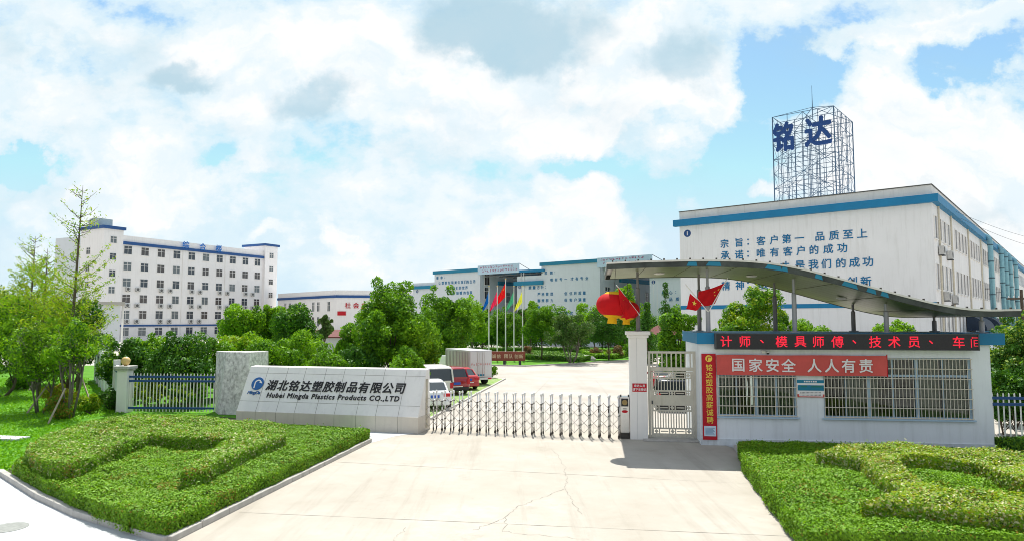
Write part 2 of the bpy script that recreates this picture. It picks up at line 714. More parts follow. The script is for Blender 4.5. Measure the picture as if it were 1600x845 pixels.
WALLW = (0.83, 0.82, 0.81)
m_white = M('white_wall_paint', WALLW, 0.75, 0.04, 0.35, bump=0.1, streak=0.3, dirt=(0.5, 0.48, 0.44), lo=0.5)
m_white_far = M('pinkish_white_wall_paint', (0.86, 0.83, 0.82), 0.8, 0.03, 0.3, streak=0.25, dirt=(0.55, 0.52, 0.49), lo=0.5)
m_grey_wall = M('pale_grey_wall_paint', (0.66, 0.69, 0.72), 0.8, 0.04, 0.3, streak=0.2)
m_guard = M('pale_blue_white_wall_paint', (0.80, 0.835, 0.87), 0.7, 0.04, 0.8, bump=0.12, streak=0.32, dirt=(0.5, 0.52, 0.52), lo=0.48)
m_blue = M('bright_blue_paint', (0.006, 0.19, 0.38), 0.55, 0.08, 1.0, streak=0.15)
m_teal = M('teal_blue_paint', (0.012, 0.20, 0.33), 0.6, 0.1, 0.6, streak=0.2)
m_navy = M('navy_blue_paint', (0.015, 0.07, 0.22), 0.55, 0.08, 2)
m_officeblue = M('office_blue_band_paint', (0.02, 0.085, 0.26), 0.6, 0.08, 0.6)
m_letterblue = M('blue_lettering_paint', (0.004, 0.15, 0.33), 0.6, 0.1, 2)
m_roofgrey = M('grey_roof_felt', (0.3, 0.3, 0.29), 0.9, 0.2, 0.8)
m_stone = M('pale_granite_cladding', (0.79, 0.765, 0.735), 0.55, 0.05, 1.4, bump=0.12, streak=0.25, dirt=(0.42, 0.40, 0.38))
m_stone_low = M('beige_granite_plinth', (0.62, 0.57, 0.50), 0.6, 0.07, 1.5, bump=0.12, streak=0.3, dirt=(0.4, 0.37, 0.32))
m_joint = M('dark_joint_filler', (0.23, 0.215, 0.19), 0.9, 0.2, 6)
m_oldstone = M('mottled_weathered_stone', (0.68, 0.665, 0.655), 0.85, 0.3, 7, bump=0.9, streak=0.8, dirt=(0.2, 0.19, 0.185), lo=0.5, sv3=(3.0, 3.0, 1.6))
m_officeletter = M('mid_blue_sign_lettering', (0.01, 0.16, 0.52), 0.5, 0.06, 2)
m_black = M('black_lettering_metal', (0.012, 0.012, 0.012), 0.35, 0.1, 4)
m_logo = M('blue_logo_enamel', (0.01, 0.11, 0.34), 0.4, 0.06, 4)
m_steel = M('brushed_stainless_steel', (0.72, 0.71, 0.69), 0.32, 0.06, 12, metal=0.85)
m_steel_d = M('dark_hinge_rubber', (0.05, 0.045, 0.04), 0.6, 0.2, 10)
m_gate = M('aged_pale_gate_steel', (0.58, 0.55, 0.47), 0.45, 0.1, 3, metal=0.35, streak=0.4, dirt=(0.3, 0.29, 0.2))
m_bar = M('cream_security_bar_paint', (0.66, 0.6, 0.5), 0.5, 0.08, 5)
m_frame_blue = M('pale_blue_window_frame', (0.42, 0.56, 0.68), 0.45, 0.06, 3)
m_pole = M('grey_painted_steel_post', (0.2, 0.19, 0.19), 0.5, 0.12, 2, metal=0.2, streak=0.3)
m_pole_l = M('light_grey_steel_post', (0.33, 0.34, 0.37), 0.5, 0.1, 2, metal=0.3)
m_white_trim = M('white_trim_paint', (0.82, 0.80, 0.77), 0.6, 0.03, 2, streak=0.08)
m_redcloth = M('faded_red_banner_cloth', (0.62, 0.10, 0.088), 0.85, 0.12, 1.6)
m_red = M('deep_red_print', (0.5, 0.008, 0.02), 0.7, 0.06, 2)
m_yellow = M('yellow_print', (0.85, 0.62, 0.08), 0.6, 0.05, 4)
m_whiteprint = M('white_print', (0.8, 0.76, 0.76), 0.7, 0.04, 4)
m_led = M('dark_led_panel', (0.02, 0.018, 0.022), 0.45, 0.2, 30)
m_ledred = glow_mat('lit_red_led', (0.85, 0.01, 0.04), 0.55)
m_darkframe = M('dark_grey_metal_frame', (0.06, 0.065, 0.07), 0.5, 0.1, 4)
m_brownboard = M('red_brown_board_enamel', (0.24, 0.055, 0.035), 0.5, 0.08, 1.5)
m_goldpaint = M('pale_gold_lettering', (0.68, 0.52, 0.36), 0.5, 0.08, 4)
m_kerb = M('grey_concrete_kerb', (0.45, 0.43, 0.40), 0.85, 0.14, 3, bump=0.4, streak=0.35)
m_bark = M('brown_bark', (0.11, 0.085, 0.06), 0.9, 0.3, 6, bump=0.8)
m_bark_grey = M('grey_bark', (0.17, 0.15, 0.125), 0.9, 0.25, 6, bump=0.8)
m_wood = M('pale_stake_wood', (0.4, 0.34, 0.25), 0.85, 0.2, 5)
m_glass = glass_mat('guard_house_glass')
m_glassd = [M('dark_window_glass_%s' % k, c, 0.08, 0.25, 0.8, spec=0.7) for k, c in
            (('slate', (0.035, 0.045, 0.06)), ('brown', (0.06, 0.05, 0.048)), ('grey', (0.12, 0.14, 0.15)))]
m_aircon = M('white_air_conditioner_casing', (0.55, 0.55, 0.53), 0.5, 0.06, 3)
m_duct = M('pale_blue_duct_steel', (0.22, 0.44, 0.52), 0.4, 0.08, 2, metal=0.3, streak=0.25)
m_pipe = M('cream_drain_pipe_plastic', (0.62, 0.57, 0.45), 0.6, 0.08, 2)
m_rust = M('dark_blue_lattice_steel', (0.06, 0.12, 0.2), 0.5, 0.3, 3)
m_tile = M('red_brown_roof_tile', (0.13, 0.035, 0.03), 0.8, 0.25, 3)
m_gold_glass = M('amber_globe_glass', (0.72, 0.5, 0.2), 0.3, 0.08, 4)
m_lantern = cloth_mat('bright_red_lantern_silk', '#d00a16', 0.3)
m_lanterny = cloth_mat('yellow_lantern_fringe', '#f2c21a', 0.3)
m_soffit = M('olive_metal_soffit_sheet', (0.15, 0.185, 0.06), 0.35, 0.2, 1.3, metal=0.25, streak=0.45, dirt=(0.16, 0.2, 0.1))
m_fascia = M('dark_peeling_fascia_sheet', (0.045, 0.055, 0.05), 0.55, 0.5, 2.5)
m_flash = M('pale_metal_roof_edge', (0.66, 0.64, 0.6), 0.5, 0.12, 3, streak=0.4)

m_conc = ground_mat('pale_cream_concrete', [(0.45, 0.415, 0.36), (0.50, 0.47, 0.415), (0.37, 0.335, 0.28), (0.42, 0.385, 0.33)], [0.12, 0.35, 2.2], 0.25,
                    drag=[(1.6, 0.09, 0.16, 0.53, 0.72, 0.6, (0.30, 0.27, 0.225)), (0.5, 0.5, 0.0, 0.60, 0.70, 0.4, (0.27, 0.245, 0.20)), (9, 9, 0, 0.64, 0.72, 0.6, (0.2, 0.18, 0.145))])
m_conc2 = ground_mat('yard_concrete', [(0.45, 0.415, 0.375), (0.50, 0.465, 0.425), (0.38, 0.345, 0.30)], [0.08, 0.3], 0.2,
                     drag=[(0.5, 0.06, 0.3, 0.52, 0.72, 0.5, (0.33, 0.30, 0.26)), (0.05, 0.4, 0.2, 0.56, 0.72, 0.4, (0.34, 0.31, 0.27))])
m_pave = ground_mat('white_pavement_concrete', [(0.49, 0.505, 0.51), (0.54, 0.555, 0.56), (0.43, 0.445, 0.45)], [0.4, 1.6], 0.2,
                    drag=[(1.2, 0.3, 0.5, 0.55, 0.72, 0.5, (0.36, 0.365, 0.36)), (8, 8, 0, 0.64, 0.72, 0.5, (0.27, 0.27, 0.26))])
m_grass = ground_mat('short_green_grass', [(0.08, 0.26, 0.008), (0.15, 0.38, 0.014), (0.05, 0.16, 0.006)], [0.8, 3.0], 0.9, dist=0.05,
                     drag=[(0.9, 0.9, 0, 0.60, 0.72, 0.55, (0.24, 0.24, 0.08))])
m_soil = ground_mat('dark_bed_soil', [(0.05, 0.06, 0.025), (0.08, 0.07, 0.04)], [2.0], 0.8)
m_paver = ground_mat('grass_paver', [(0.13, 0.30, 0.03), (0.22, 0.36, 0.06), (0.40, 0.38, 0.28)], [1.2, 4.0], 0.6)

lf_hedge = leaf_mat('hedge_leaf', (0.06, 0.165, 0.008), (0.195, 0.375, 0.018), 0.06)
lf_flower = leaf_mat('cream_flower_leaf', (0.36, 0.42, 0.14), (0.66, 0.63, 0.40), 0.25)
lf_reddish = leaf_mat('reddish_young_leaf', (0.22, 0.12, 0.02), (0.34, 0.26, 0.04), 0.25)
lf_camphor = leaf_mat('camphor_leaf', (0.038, 0.14, 0.008), (0.17, 0.37, 0.018), 0.32)
lf_dark = leaf_mat('dark_evergreen_and_gap_shade', (0.02, 0.08, 0.01), (0.07, 0.20, 0.022), 0.25)
lf_olive = leaf_mat('grey_green_leaf', (0.035, 0.085, 0.02), (0.11, 0.19, 0.045), 0.22)
lf_bright = leaf_mat('bright_green_leaf', (0.075, 0.23, 0.008), (0.25, 0.47, 0.02), 0.35)
lf_lime = leaf_mat('yellow_green_leaf', (0.14, 0.28, 0.012), (0.38, 0.48, 0.035), 0.4)
lf_pink = leaf_mat('pinkish_bush_leaf', (0.16, 0.09, 0.06), (0.3, 0.18, 0.12), 0.25)
lf_glossy = leaf_mat('glossy_shrub_leaf', (0.05, 0.14, 0.01), (0.3, 0.42, 0.06), 0.3, rough=0.4)
lf_grass = leaf_mat('grass_blade', (0.07, 0.26, 0.006), (0.22, 0.48, 0.015), 0.35)


# ------------------------------------------------------------------ foliage
def leaf_mesh(name, pts, nrm, size, rng, mats, mi=None, jit=0.8, aspect=0.55):
    n = len(pts)
    nr = nrm + rng.normal(0, jit, (n, 3))
    nr /= np.linalg.norm(nr, axis=1)[:, None] + 1e-9
    rd = rng.normal(0, 1, (n, 3))
    t = np.cross(nr, rd)
    t /= np.linalg.norm(t, axis=1)[:, None] + 1e-9
    b = np.cross(nr, t)
    sz = (size * rng.uniform(0.5, 1.5, n))[:, None]
    co = np.empty((n, 4, 3))
    co[:, 0] = pts - t * sz * 0.5
    co[:, 1] = pts + b * sz * 0.5 * aspect + nr * sz * 0.08
    co[:, 2] = pts + t * sz * 0.5
    co[:, 3] = pts - b * sz * 0.5 * aspect + nr * sz * 0.08
    me = bpy.data.meshes.new(name)
    me.vertices.add(4 * n)
    me.vertices.foreach_set('co', co.ravel())
    me.loops.add(4 * n)
    me.loops.foreach_set('vertex_index', np.arange(4 * n, dtype=np.int32))
    me.polygons.add(n)
    me.polygons.foreach_set('loop_start', np.arange(0, 4 * n, 4, dtype=np.int32))
    for mt in (mats if isinstance(mats, (list, tuple)) else [mats]):
        me.materials.append(mt)
    if mi is not None:
        me.polygons.foreach_set('material_index', mi.astype(np.int32))
    me.update(calc_edges=True)
    return me


def unit(rng, n, up=0.0):
    d = rng.normal(0, 1, (n, 3))
    d[:, 2] += up
    return d / (np.linalg.norm(d, axis=1)[:, None] + 1e-9)


def crown_points(rng, c, r, lobes, n, lobe=0.4, shape='round', flat=1.0):
    """leaf points on many overlapping uneven clumps that fill a crown of half-sizes r around c"""
    cs, rs = [], []
    for i in range(lobes):
        d = unit(rng, 1)[0]
        k = rng.uniform(0.35, 0.84) if i % 5 else rng.uniform(0.86, 1.02)
        p = d * k
        if shape == 'cone':
            zz = rng.uniform(-0.95, 0.95)
            w = max(0.08, (0.95 - zz) * 0.5)
            a = rng.uniform(0, 2 * PI)
            q = rng.uniform(0.2, 0.85)
            p = np.array([math.cos(a) * w * q, math.sin(a) * w * q, zz])
            lr = lobe * (0.35 + 0.75 * w) * rng.uniform(0.8, 1.2)
        else:
            if p[2] < -0.45:
                p[2] = -0.45 + 0.2 * rng.random()
            lr = lobe * (rng.uniform(0.5, 1.12) if i % 5 else rng.uniform(0.28, 0.55))
        cs.append(p * r)
        rs.append(lr * min(r))
    cs, rs = np.array(cs), np.array(rs)
    wgt = rs ** 2
    idx = rng.choice(len(cs), n, p=wgt / wgt.sum())
    d = unit(rng, n, 0.25)
    k = rng.uniform(0.35, 1.08, n) ** 0.55
    pts = cs[idx] + d * (rs[idx] * k)[:, None] * np.array([1, 1, flat])
    # drop the ones deep inside other clumps
    keep = np.ones(n, bool)
    for j in range(len(cs)):
        q = np.linalg.norm((pts - cs[j]) / np.array([1, 1, flat]), axis=1) / rs[j]
        keep &= ~((q < 0.5) & (idx != j))
    pts, d = pts[keep], d[keep]
    return pts + np.array(c), d, cs + np.array(c)


TREES = []


def tree(name, label, px, Y, h, rx, crown_lo, mats, seed, n=6500, leaf=0.2, lobes=26, lobe=0.42, shape='round', bark=None,
         stems=1, group=None, cat='tree', ry=None, mix=(0.78, 0.22), base=None, stem_r=0.1, lean=0.0, x=None):
    """tapered trunk with limbs + a crown of leaf-sized faces"""
    rng = np.random.default_rng(seed)
    bx, by = at(px, Y) if x is None else (x, Y)
    root = empty(name, (bx, by, 0), 0, label, cat, group)
    bark = bark or m_bark
    rz = (h - crown_lo) / 2
    c = (lean, 0, crown_lo + rz)
    n = int(n * 1.9)
    lobes = int(lobes * 1.5)
    pts, nr, cs = crown_points(rng, c, np.array([rx, ry or rx, rz]), lobes, n, lobe, shape)
    mats = mats if isinstance(mats, (list, tuple)) else [mats]
    if len(mats) > 1:
        mats = mats + [lf_dark]  # dark leaves in random clumps put the shade of crown gaps into colour
        lump = lumps(rng, pts[:, 0] * 2.2, pts[:, 1] * 2.2 + pts[:, 2] * 2.6, 1.0, 8)
        q_ = rng.random(len(pts)) + lump * 0.8
        mi = np.where(q_ > 0.5 + mix[0] * 0.5, 1, np.where(q_ < 0.10, 2, 0))
    else:
        mi = None
    share('crown', leaf_mesh('crown', pts, nr, leaf, rng, mats, mi, jit=0.65), root)
    tb = MB()
    for s in range(stems):
        a = 2 * PI * s / max(1, stems) + 0.4
        off = 0.0 if stems == 1 else 0.12
        sp = 0.0 if stems == 1 else rx * 0.35
        top = crown_lo + rz * (1.3 if shape != 'cone' else 1.85)
        P = [Vector((off * math.cos(a), off * math.sin(a), -0.05)),
             Vector((off * math.cos(a) + sp * 0.45 * math.cos(a) + 0.04, off * math.sin(a) + sp * 0.4 * math.sin(a), crown_lo * 0.75)),
             Vector((lean * 0.6 + sp * math.cos(a), sp * math.sin(a), crown_lo + rz * 0.5)),
             Vector((lean + sp * 1.2 * math.cos(a), sp * 1.2 * math.sin(a), top))]
        tb.tube(P, [stem_r, stem_r * 0.75, stem_r * 0.5, stem_r * 0.12], 7)
        order = rng.permutation(len(cs))[:7]
        for j in order:
            st = P[1].lerp(P[2], float(rng.uniform(0.1, 0.95)))
            e = Vector(cs[j])
            mid = st.lerp(e, 0.5) + Vector((0, 0, 0.08 * rx))
            tb.tube([st, mid, e], [stem_r * 0.42, stem_r * 0.28, stem_r * 0.1], 5)
    tb.build('trunk', bark, root, smooth=True)
    TREES.append(root)
    return root


def inside(poly, x, y):
    poly = np.array(poly)
    n = len(poly)
    r = np.zeros(len(x), bool)
    j = n - 1
    for i in range(n):
        xi, yi = poly[i]
        xj, yj = poly[j]
        cnd = ((yi > y) != (yj > y)) & (x < (xj - xi) * (y - yi) / (yj - yi + 1e-12) + xi)
        r ^= cnd
        j = i
    return r


def lumps(rng, x, y, s, k=10):
    z = np.zeros_like(x)
    for i in range(k):
        a = rng.uniform(0, 2 * PI)
        fq = s * rng.uniform(0.5, 2.2)
        z += np.sin((x * math.cos(a) + y * math.sin(a)) * fq + rng.uniform(0, 6.28)) / k
    return z


def scatter_poly(rng, poly, n):
    p = np.array(poly)
    lo, hi = p.min(0), p.max(0)
    xs, ys = [], []
    got = 0
    while got < n:
        x = rng.uniform(lo[0], hi[0], n)
        y = rng.uniform(lo[1], hi[1], n)
        k = inside(poly, x, y)
        xs.append(x[k])
        ys.append(y[k])
        got += k.sum()
        if k.sum() == 0:
            break
    return np.concatenate(xs)[:n], np.concatenate(ys)[:n]


def hedge(name, label, poly, z0, z1, seed, dens, leaf, mats, probs, cat='hedge', group=None, bump=0.035, side=1.0, grow=None):
    """clipped hedge: leaf-sized faces through the top layer and the sides of a solid twiggy body"""
    rng = np.random.default_rng(seed)
    p = np.array(poly)
    c0 = p.mean(0)
    root = empty(name, (float(c0[0]), float(c0[1]), 0), 0, label, cat, group)
    pl = [(a[0] - c0[0], a[1] - c0[1]) for a in poly]
    area = abs(sum(pl[i][0] * pl[(i + 1) % len(pl)][1] - pl[(i + 1) % len(pl)][0] * pl[i][1] for i in range(len(pl)))) / 2
    n = int(area * dens)
    x, y = scatter_poly(rng, pl, n)
    zl = lumps(rng, x, y, 5.0) * bump * 2.2 + lumps(rng, x, y, 1.6) * bump * 2.0
    z = z1 + zl + rng.normal(0, bump * 0.55, n) - 0.02
    pts = [np.stack([x, y, z], 1)]
    nr = [np.tile([0, 0, 1.0], (n, 1)) + rng.normal(0, 0.18, (n, 3))]
    m = len(pl)
    ar = sum(pl[i][0] * pl[(i + 1) % m][1] - pl[(i + 1) % m][0] * pl[i][1] for i in range(m))
    sg = 1 if ar > 0 else -1
    for i in range(m):
        a, b = np.array(pl[i]), np.array(pl[(i + 1) % m])
        Ls = np.linalg.norm(b - a)
        if Ls < 1e-3:
            continue
        k = int(Ls * (z1 - z0) * dens * 1.2 * side)
        if k < 1:
            continue
        tt = rng.random(k)
        d = (b - a) / Ls
        on = np.array([d[1], -d[0]]) * sg
        zz = z0 + (z1 - z0) * rng.random(k)
        w = np.sin(tt * Ls * 4 + i) * 0.02 + rng.normal(0, 0.025, k)
        q = a + (b - a) * tt[:, None] + on * w[:, None]
        pts.append(np.column_stack([q, zz]))
        nr.append(np.tile([on[0], on[1], 0.35], (k, 1)))
    pts, nr = np.concatenate(pts), np.concatenate(nr)
    mi = rng.choice(len(mats), len(pts), p=probs)
    patch = lumps(rng, pts[:, 0], pts[:, 1] + pts[:, 2], 3.0, 7)
    if len(mats) > 2:
        worn = (patch > 0.42) & (rng.random(len(pts)) < 0.22)
        mi[worn] = len(mats) - 1
    pale = (patch < -0.30) & (rng.random(len(pts)) < 0.4)
    mi[pale] = 1
    # stray shoots and small thin spots
    shoot = rng.random(len(pts)) < 0.012
    pts[shoot, 2] += rng.uniform(0.03, 0.10, shoot.sum())
    pit = lumps(rng, pts[:, 0], pts[:, 1], 14.0, 6)
    pts[:, 2] -= np.where((pit > 0.55) & (nr[:, 2] > 0.5), rng.uniform(0.03, 0.12, len(pts)), 0)
    share('foliage', leaf_mesh('foliage', pts, nr, leaf, rng, mats, mi, jit=0.42), root)
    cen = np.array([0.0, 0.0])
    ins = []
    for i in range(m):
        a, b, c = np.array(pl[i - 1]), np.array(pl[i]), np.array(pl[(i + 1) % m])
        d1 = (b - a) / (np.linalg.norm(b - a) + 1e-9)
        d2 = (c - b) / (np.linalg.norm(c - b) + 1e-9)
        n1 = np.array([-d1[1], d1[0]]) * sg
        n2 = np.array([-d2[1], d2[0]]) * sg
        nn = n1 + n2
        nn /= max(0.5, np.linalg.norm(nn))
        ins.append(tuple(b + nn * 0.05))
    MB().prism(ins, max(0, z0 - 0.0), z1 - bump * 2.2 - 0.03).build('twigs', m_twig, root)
    return root


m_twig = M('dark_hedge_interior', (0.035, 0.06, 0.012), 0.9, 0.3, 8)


def bush(name, label, x, y, r, h, mats, seed, n=2500, leaf=0.07, cat='shrub', group=None, mix=(0.8, 0.2), lobes=9):
    rng = np.random.default_rng(seed)
    root = empty(name, (x, y, 0), 0, label, cat, group)
    pts, nr, cs = crown_points(rng, (0, 0, h * 0.52), np.array([r * 0.85, r * 0.85, h * 0.5]), lobes, n, 0.75)
    pts[:, 2] = np.maximum(pts[:, 2], 0.02)
    mats = mats if isinstance(mats, (list, tuple)) else [mats]
    mi = (rng.random(len(pts)) > mix[0]).astype(int) if len(mats) > 1 else None
    share('foliage', leaf_mesh('foliage', pts, nr, leaf, rng, mats, mi), root)
    sb = MB()
    for j in range(6):
        e = Vector(cs[j % len(cs)])
        sb.tube([(0.04 * math.cos(j), 0.04 * math.sin(j), 0), e * 0.55, e], [0.02, 0.014, 0.006], 5)
    sb.build('stems', m_bark, root)
    return root


def strip(path, w):
    """polygon of constant width along a path"""
    a, b = [], []
    P = [Vector((p[0], p[1])) for p in path]
    for i, p in enumerate(P):
        d = (P[min(i + 1, len(P) - 1)] - P[max(i - 1, 0)]).normalized()
        n = Vector((-d.y, d.x))
        a.append(tuple(p + n * w / 2))
        b.append(tuple(p - n * w / 2))
    return a + b[::-1]


def strip_faces(mb, path, w, z, m=0, z1=None):
    P = [Vector((p[0], p[1])) for p in path]
    L_, R_ = [], []
    for i, p in enumerate(P):
        d = (P[min(i + 1, len(P) - 1)] - P[max(i - 1, 0)]).normalized()
        n = Vector((-d.y, d.x))
        ww = w if isinstance(w, (int, float)) else w[i]
        L_.append(p + n * ww / 2)
        R_.append(p - n * ww / 2)
    for i in range(len(P) - 1):
        q = [R_[i], R_[i + 1], L_[i + 1], L_[i]]
        if z1 is None:
            mb.add([(v.x, v.y, z) for v in q], [(0, 1, 2, 3)], m)
        else:
            mb.hexa([(v.x, v.y, z) for v in q], [(v.x, v.y, z1) for v in q], m)


def kerb(path, w=0.16, h=0.13, stone=0.95):
    mb = MB()
    P = [Vector(p) for p in path]
    for i in range(len(P) - 1):
        d = P[i + 1] - P[i]
        n = max(1, round(d.length / stone))
        for k in range(n):
            a = P[i] + d * (k / n)
            b = P[i] + d * ((k + 1) / n) - d.normalized() * 0.012
            strip_faces(mb, [a, b], w, 0.0, 0, h + 0.008 * math.sin(7 * k + i))
    o = mb.build('kerb', m_kerb, bevel=0.015)
    return tag(o, kind='structure')


# ------------------------------------------------------------------ ground, drive, pavement
def structure(name, poly, z, mat):
    o = MB().sheet(poly, z).build(name, mat)
    return tag(o, kind='structure')


m_earth = ground_mat('dry_earth_and_concrete', [(0.46, 0.43, 0.38), (0.52, 0.50, 0.45), (0.36, 0.34, 0.27)], [0.02, 0.15], 0.3)
structure('ground', [(-2500, -400), (2500, -400), (2500, 4500), (-2500, 4500)], 0.0, m_earth)
structure('lawn', [(-60, 31.5), (-14.04, 18.96), (-9, 14.5), (-6, 13.5), (-4.6, 24), (-4.6, 28), (-9, 30), (-22, 58), (-24, 64), (-40, 64), (-60, 60)], 0.002, m_grass)
KL = [G(262, 848), G(578, 690)]
KR = [G(1254, 850), G(1150, 700)]
drive = [(-9.0, -6), (11.0, -6), (8.2, 12.0), (KR[0][0], KR[0][1]), (KR[1][0], KR[1][1]), (7.6, 23.6), (17, 22.4), (17, 26), (-3.4, 27), (-3.6, 25.6),
         (-5.3, 26.0), (KL[1][0], KL[1][1]), (KL[0][0], KL[0][1]), (-7.6, 11.8), (-9.0, 8)]
structure('driveway', drive, 0.006, m_conc)
yard = [(-3.4, 26.9), (16.2, 25.4), (17.4, 24), (60, 20), (75, 60), (45, 95), (14.3, 76), G(985, 563), G(900, 568), G(821, 572), G(767, 571), (-7, 66), (-16, 66),
        (-22, 58), (-4.0, 50.5), G(789, 592), G(669, 656)]
structure('yard', yard, 0.003, m_conc2)
FR = [(-60, 31.5), (-14.04, 18.96), G(60, 778), G(120, 806), G(200, 830), G(262, 848)]
pave = [FR[0]] + FR[1:] + [(-7.6, 11.8), (-9.0, 8), (-9.0, -6), (-60, -6)]
structure('pavement', pave, 0.005, m_pave)
structure('paving_slab', [G(573, 693), G(586, 690), G(618, 681), G(655, 676), G(560, 670), G(560, 690)], 0.010, m_pave)
structure('parking_bay', [G(669, 656), G(789, 592), (-1.5, 50.2), (-4.0, 50.5), (-22, 58), (-9, 30), (-4.2, 27.6)], 0.009, m_paver)
for P_ in (KL, KR):
    kerb(P_)
kerb(FR[1:])
kerb([(FR[0][0], FR[0][1]), FR[1]], stone=3.0)
kerb([G(669, 656), G(789, 592)], 0.14, 0.08)

# joints and cracks in the drive
rngp = random.Random(5)
jm = MB()
for a, b in (((528, 721.5), (1177, 756)), ((374, 800), (1240, 838)), ((700, 612), (960, 617)), ((860, 590), (835, 616)), ((928, 590), (950, 617))):
    P, Q = Vector(G(*a)), Vector(G(*b))
    pts = [P.lerp(Q, t / 14) + Vector((rngp.uniform(-.006, .006), rngp.uniform(-.01, .01))) for t in range(15)]
    strip_faces(jm, pts, [rngp.uniform(0.004, 0.018) for _ in pts], 0.0115)
tag(jm.build('driveway_joint', m_joint), kind='structure')


def crack(pix, w):
    pts = [Vector(G(*q)) for q in pix]
    out = []
    for i in range(len(pts) - 1):
        for k in range(7):
            p = pts[i].lerp(pts[i + 1], k / 7)
            out.append(p + Vector((rngp.uniform(-.05, .05), rngp.uniform(-.06, .06))))
    out.append(pts[-1])
    strip_faces(cm, out, [w * rngp.uniform(0.3, 1.2) for _ in out], 0.0125)


cm = MB()
crack([(863, 700), (882, 728), (886, 748), (883, 763), (895, 785), (910, 803)], 0.009)
crack([(883, 763), (840, 780), (812, 790), (793, 806), (760, 820), (740, 828)], 0.011)
crack([(793, 806), (788, 830), (840, 836), (920, 842)], 0.010)
crack([(615, 845), (628, 832), (634, 824)], 0.007)
tag(cm.build('driveway_crack', m_joint), kind='structure')
mh = MB().lathe([(0.36, 0), (0.36, 0.006), (0.33, 0.008)], 28)
o = mh.build('manhole_cover', M('grey_iron_cover', (0.26, 0.27, 0.25), 0.7, 0.2, 9), loc=G(12, 824) + (0.006,))
tag(o, 'round grey manhole cover set in the white pavement', 'manhole cover')
o = MB().box(-0.75, 0.75, -0.3, 0.3, 0, 0.09).build('stone_slab', m_pave, loc=G(8, 686) + (0,), rz=-0.2, bevel=0.02)
tag(o, 'flat pale stone slab lying in the left lawn', 'slab')

# lawn blades on the near left lawn
rg = np.random.default_rng(3)
lawn_poly = [G(0, 736), G(24, 742), G(25, 730), G(70, 690), G(130, 655), G(195, 646), G(185, 632), (-19.5, 34), (-31, 50), (-60, 50), (-60, 31.5), (-14.3, 19.2)]
gx, gy = scatter_poly(rg, lawn_poly, 120000)
keepg = rg.random(len(gx)) < np.clip(26 / (gy + 1e-3), 0, 1) ** 1.5
gx, gy = gx[keepg], gy[keepg]
gp = np.stack([gx, gy, rg.uniform(0.01, 0.07, len(gx))], 1)
gn = np.tile([0, -0.6, 0.5], (len(gx), 1))
o = share('lawn_grass', leaf_mesh('lawn_grass', gp, gn, 0.13, rg, [lf_grass], None, jit=0.6, aspect=0.3))
tag(o, kind='stuff')

# ------------------------------------------------------------------ entrance sign wall
ph = math.radians(14)
SW = empty('sign_wall', G(653, 677) + (0,), PI - ph, 'low granite entrance wall with a sloping face and black company lettering', 'sign wall')
# local frame: x from the right end to the left (west), y towards the camera
SW.rotation_euler = (0, 0, -ph)          # x to the right, y away from camera; origin = right front base corner
LW = 7.75
body = MB()
prof = [(0, 0), (0, 0.6), (0.85, 2.3), (1.15, 2.33), (1.25, 0)]       # (y, z)
body.loft([[(-LW, y, z) for y, z in prof], [(0, y, z) for y, z in prof]])
body.f = [tuple(reversed(f)) for f in body.f]
body.build('sloping_face', m_stone, SW, bevel=0.01)
pl = MB().box(-LW - 0.008, 0.008, -0.012, 1.262, 0, 0.597)
pl.build('plinth', m_stone_low, SW, bevel=0.006)
jn = MB()
sl = math.atan2(1.7, 0.85)
slope_len = math.hypot(0.85, 1.7)
for k in range(1, 9):
    x = -LW * k / 9 + (0.05 if k % 2 else 0)
    jn.box(x - 0.006, x + 0.006, -0.015, -0.009, 0.02, 0.59)
    n_y, n_z = -math.sin(sl) * 0.004, math.cos(sl) * 0.004
    a = (0 + n_y, 0.6 + n_z)
    b = (0.85 + n_y, 2.3 + n_z)
    jn.add([(x - 0.006, a[0], a[1]), (x + 0.006, a[0], a[1]), (x + 0.006, b[0], b[1]), (x - 0.006, b[0], b[1])], [(0, 1, 2, 3)])
for s in (0.42, 1.62):
    t0 = s / slope_len
    y, z = 0.85 * t0 - math.sin(sl) * 0.004, 0.6 + 1.7 * t0 + math.cos(sl) * 0.004
    dy, dz = 0.85 / slope_len * 0.01, 1.7 / slope_len * 0.01
    jn.add([(-LW, y, z), (0, y, z), (0, y + dy, z + dz), (-LW, y + dy, z + dz)], [(0, 1, 2, 3)])
jn.build('stone_joint', m_joint, SW)
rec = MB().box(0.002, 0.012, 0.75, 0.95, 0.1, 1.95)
rec.build('end_recess_shade', M('shadowed_end_stone', (0.42, 0.38, 0.30), 0.8, 0.2, 4), SW)  # raised strip; the shade of a recess is put into its stone colour


def slope_m(x, s, off=0.01):
    """frame on the sloping face: x along, s metres up the slope"""
    t0 = s / slope_len
    p = Vector((x, 0.85 * t0 - math.sin(sl) * off, 0.6 + 1.7 * t0 + math.cos(sl) * off))
    return Matrix.Translation(p) @ Matrix.Rotation(sl, 4, 'X')


s_cn = '湖北铭达塑胶制品有限公司'
x0c, x1c = -6.50, -0.93
for i, ch in enumerate(s_cn):
    text(ch, 0.47, m_black, SW, slope_m(x0c + (x1c - x0c) * i / 11, 1.11, 0.012), 'character', 0.012, 0.018, 0.14, xs=1.0)
text('Hubei Mingda Plastics Products CO.,LTD', 0.29, m_black, SW, slope_m(-3.74, 0.66, 0.012), 'latin_lettering', 0.010, 0.022, 0.10, 1.16, xs=1.0)
lg = MB()
lg.lathe([(0.27, -0.012), (0.27, 0.012)], 32)
lo = lg.build('logo_disc', m_logo, SW)
lo.matrix_local = slope_m(-7.17, 1.16, 0.016)
lw = MB()


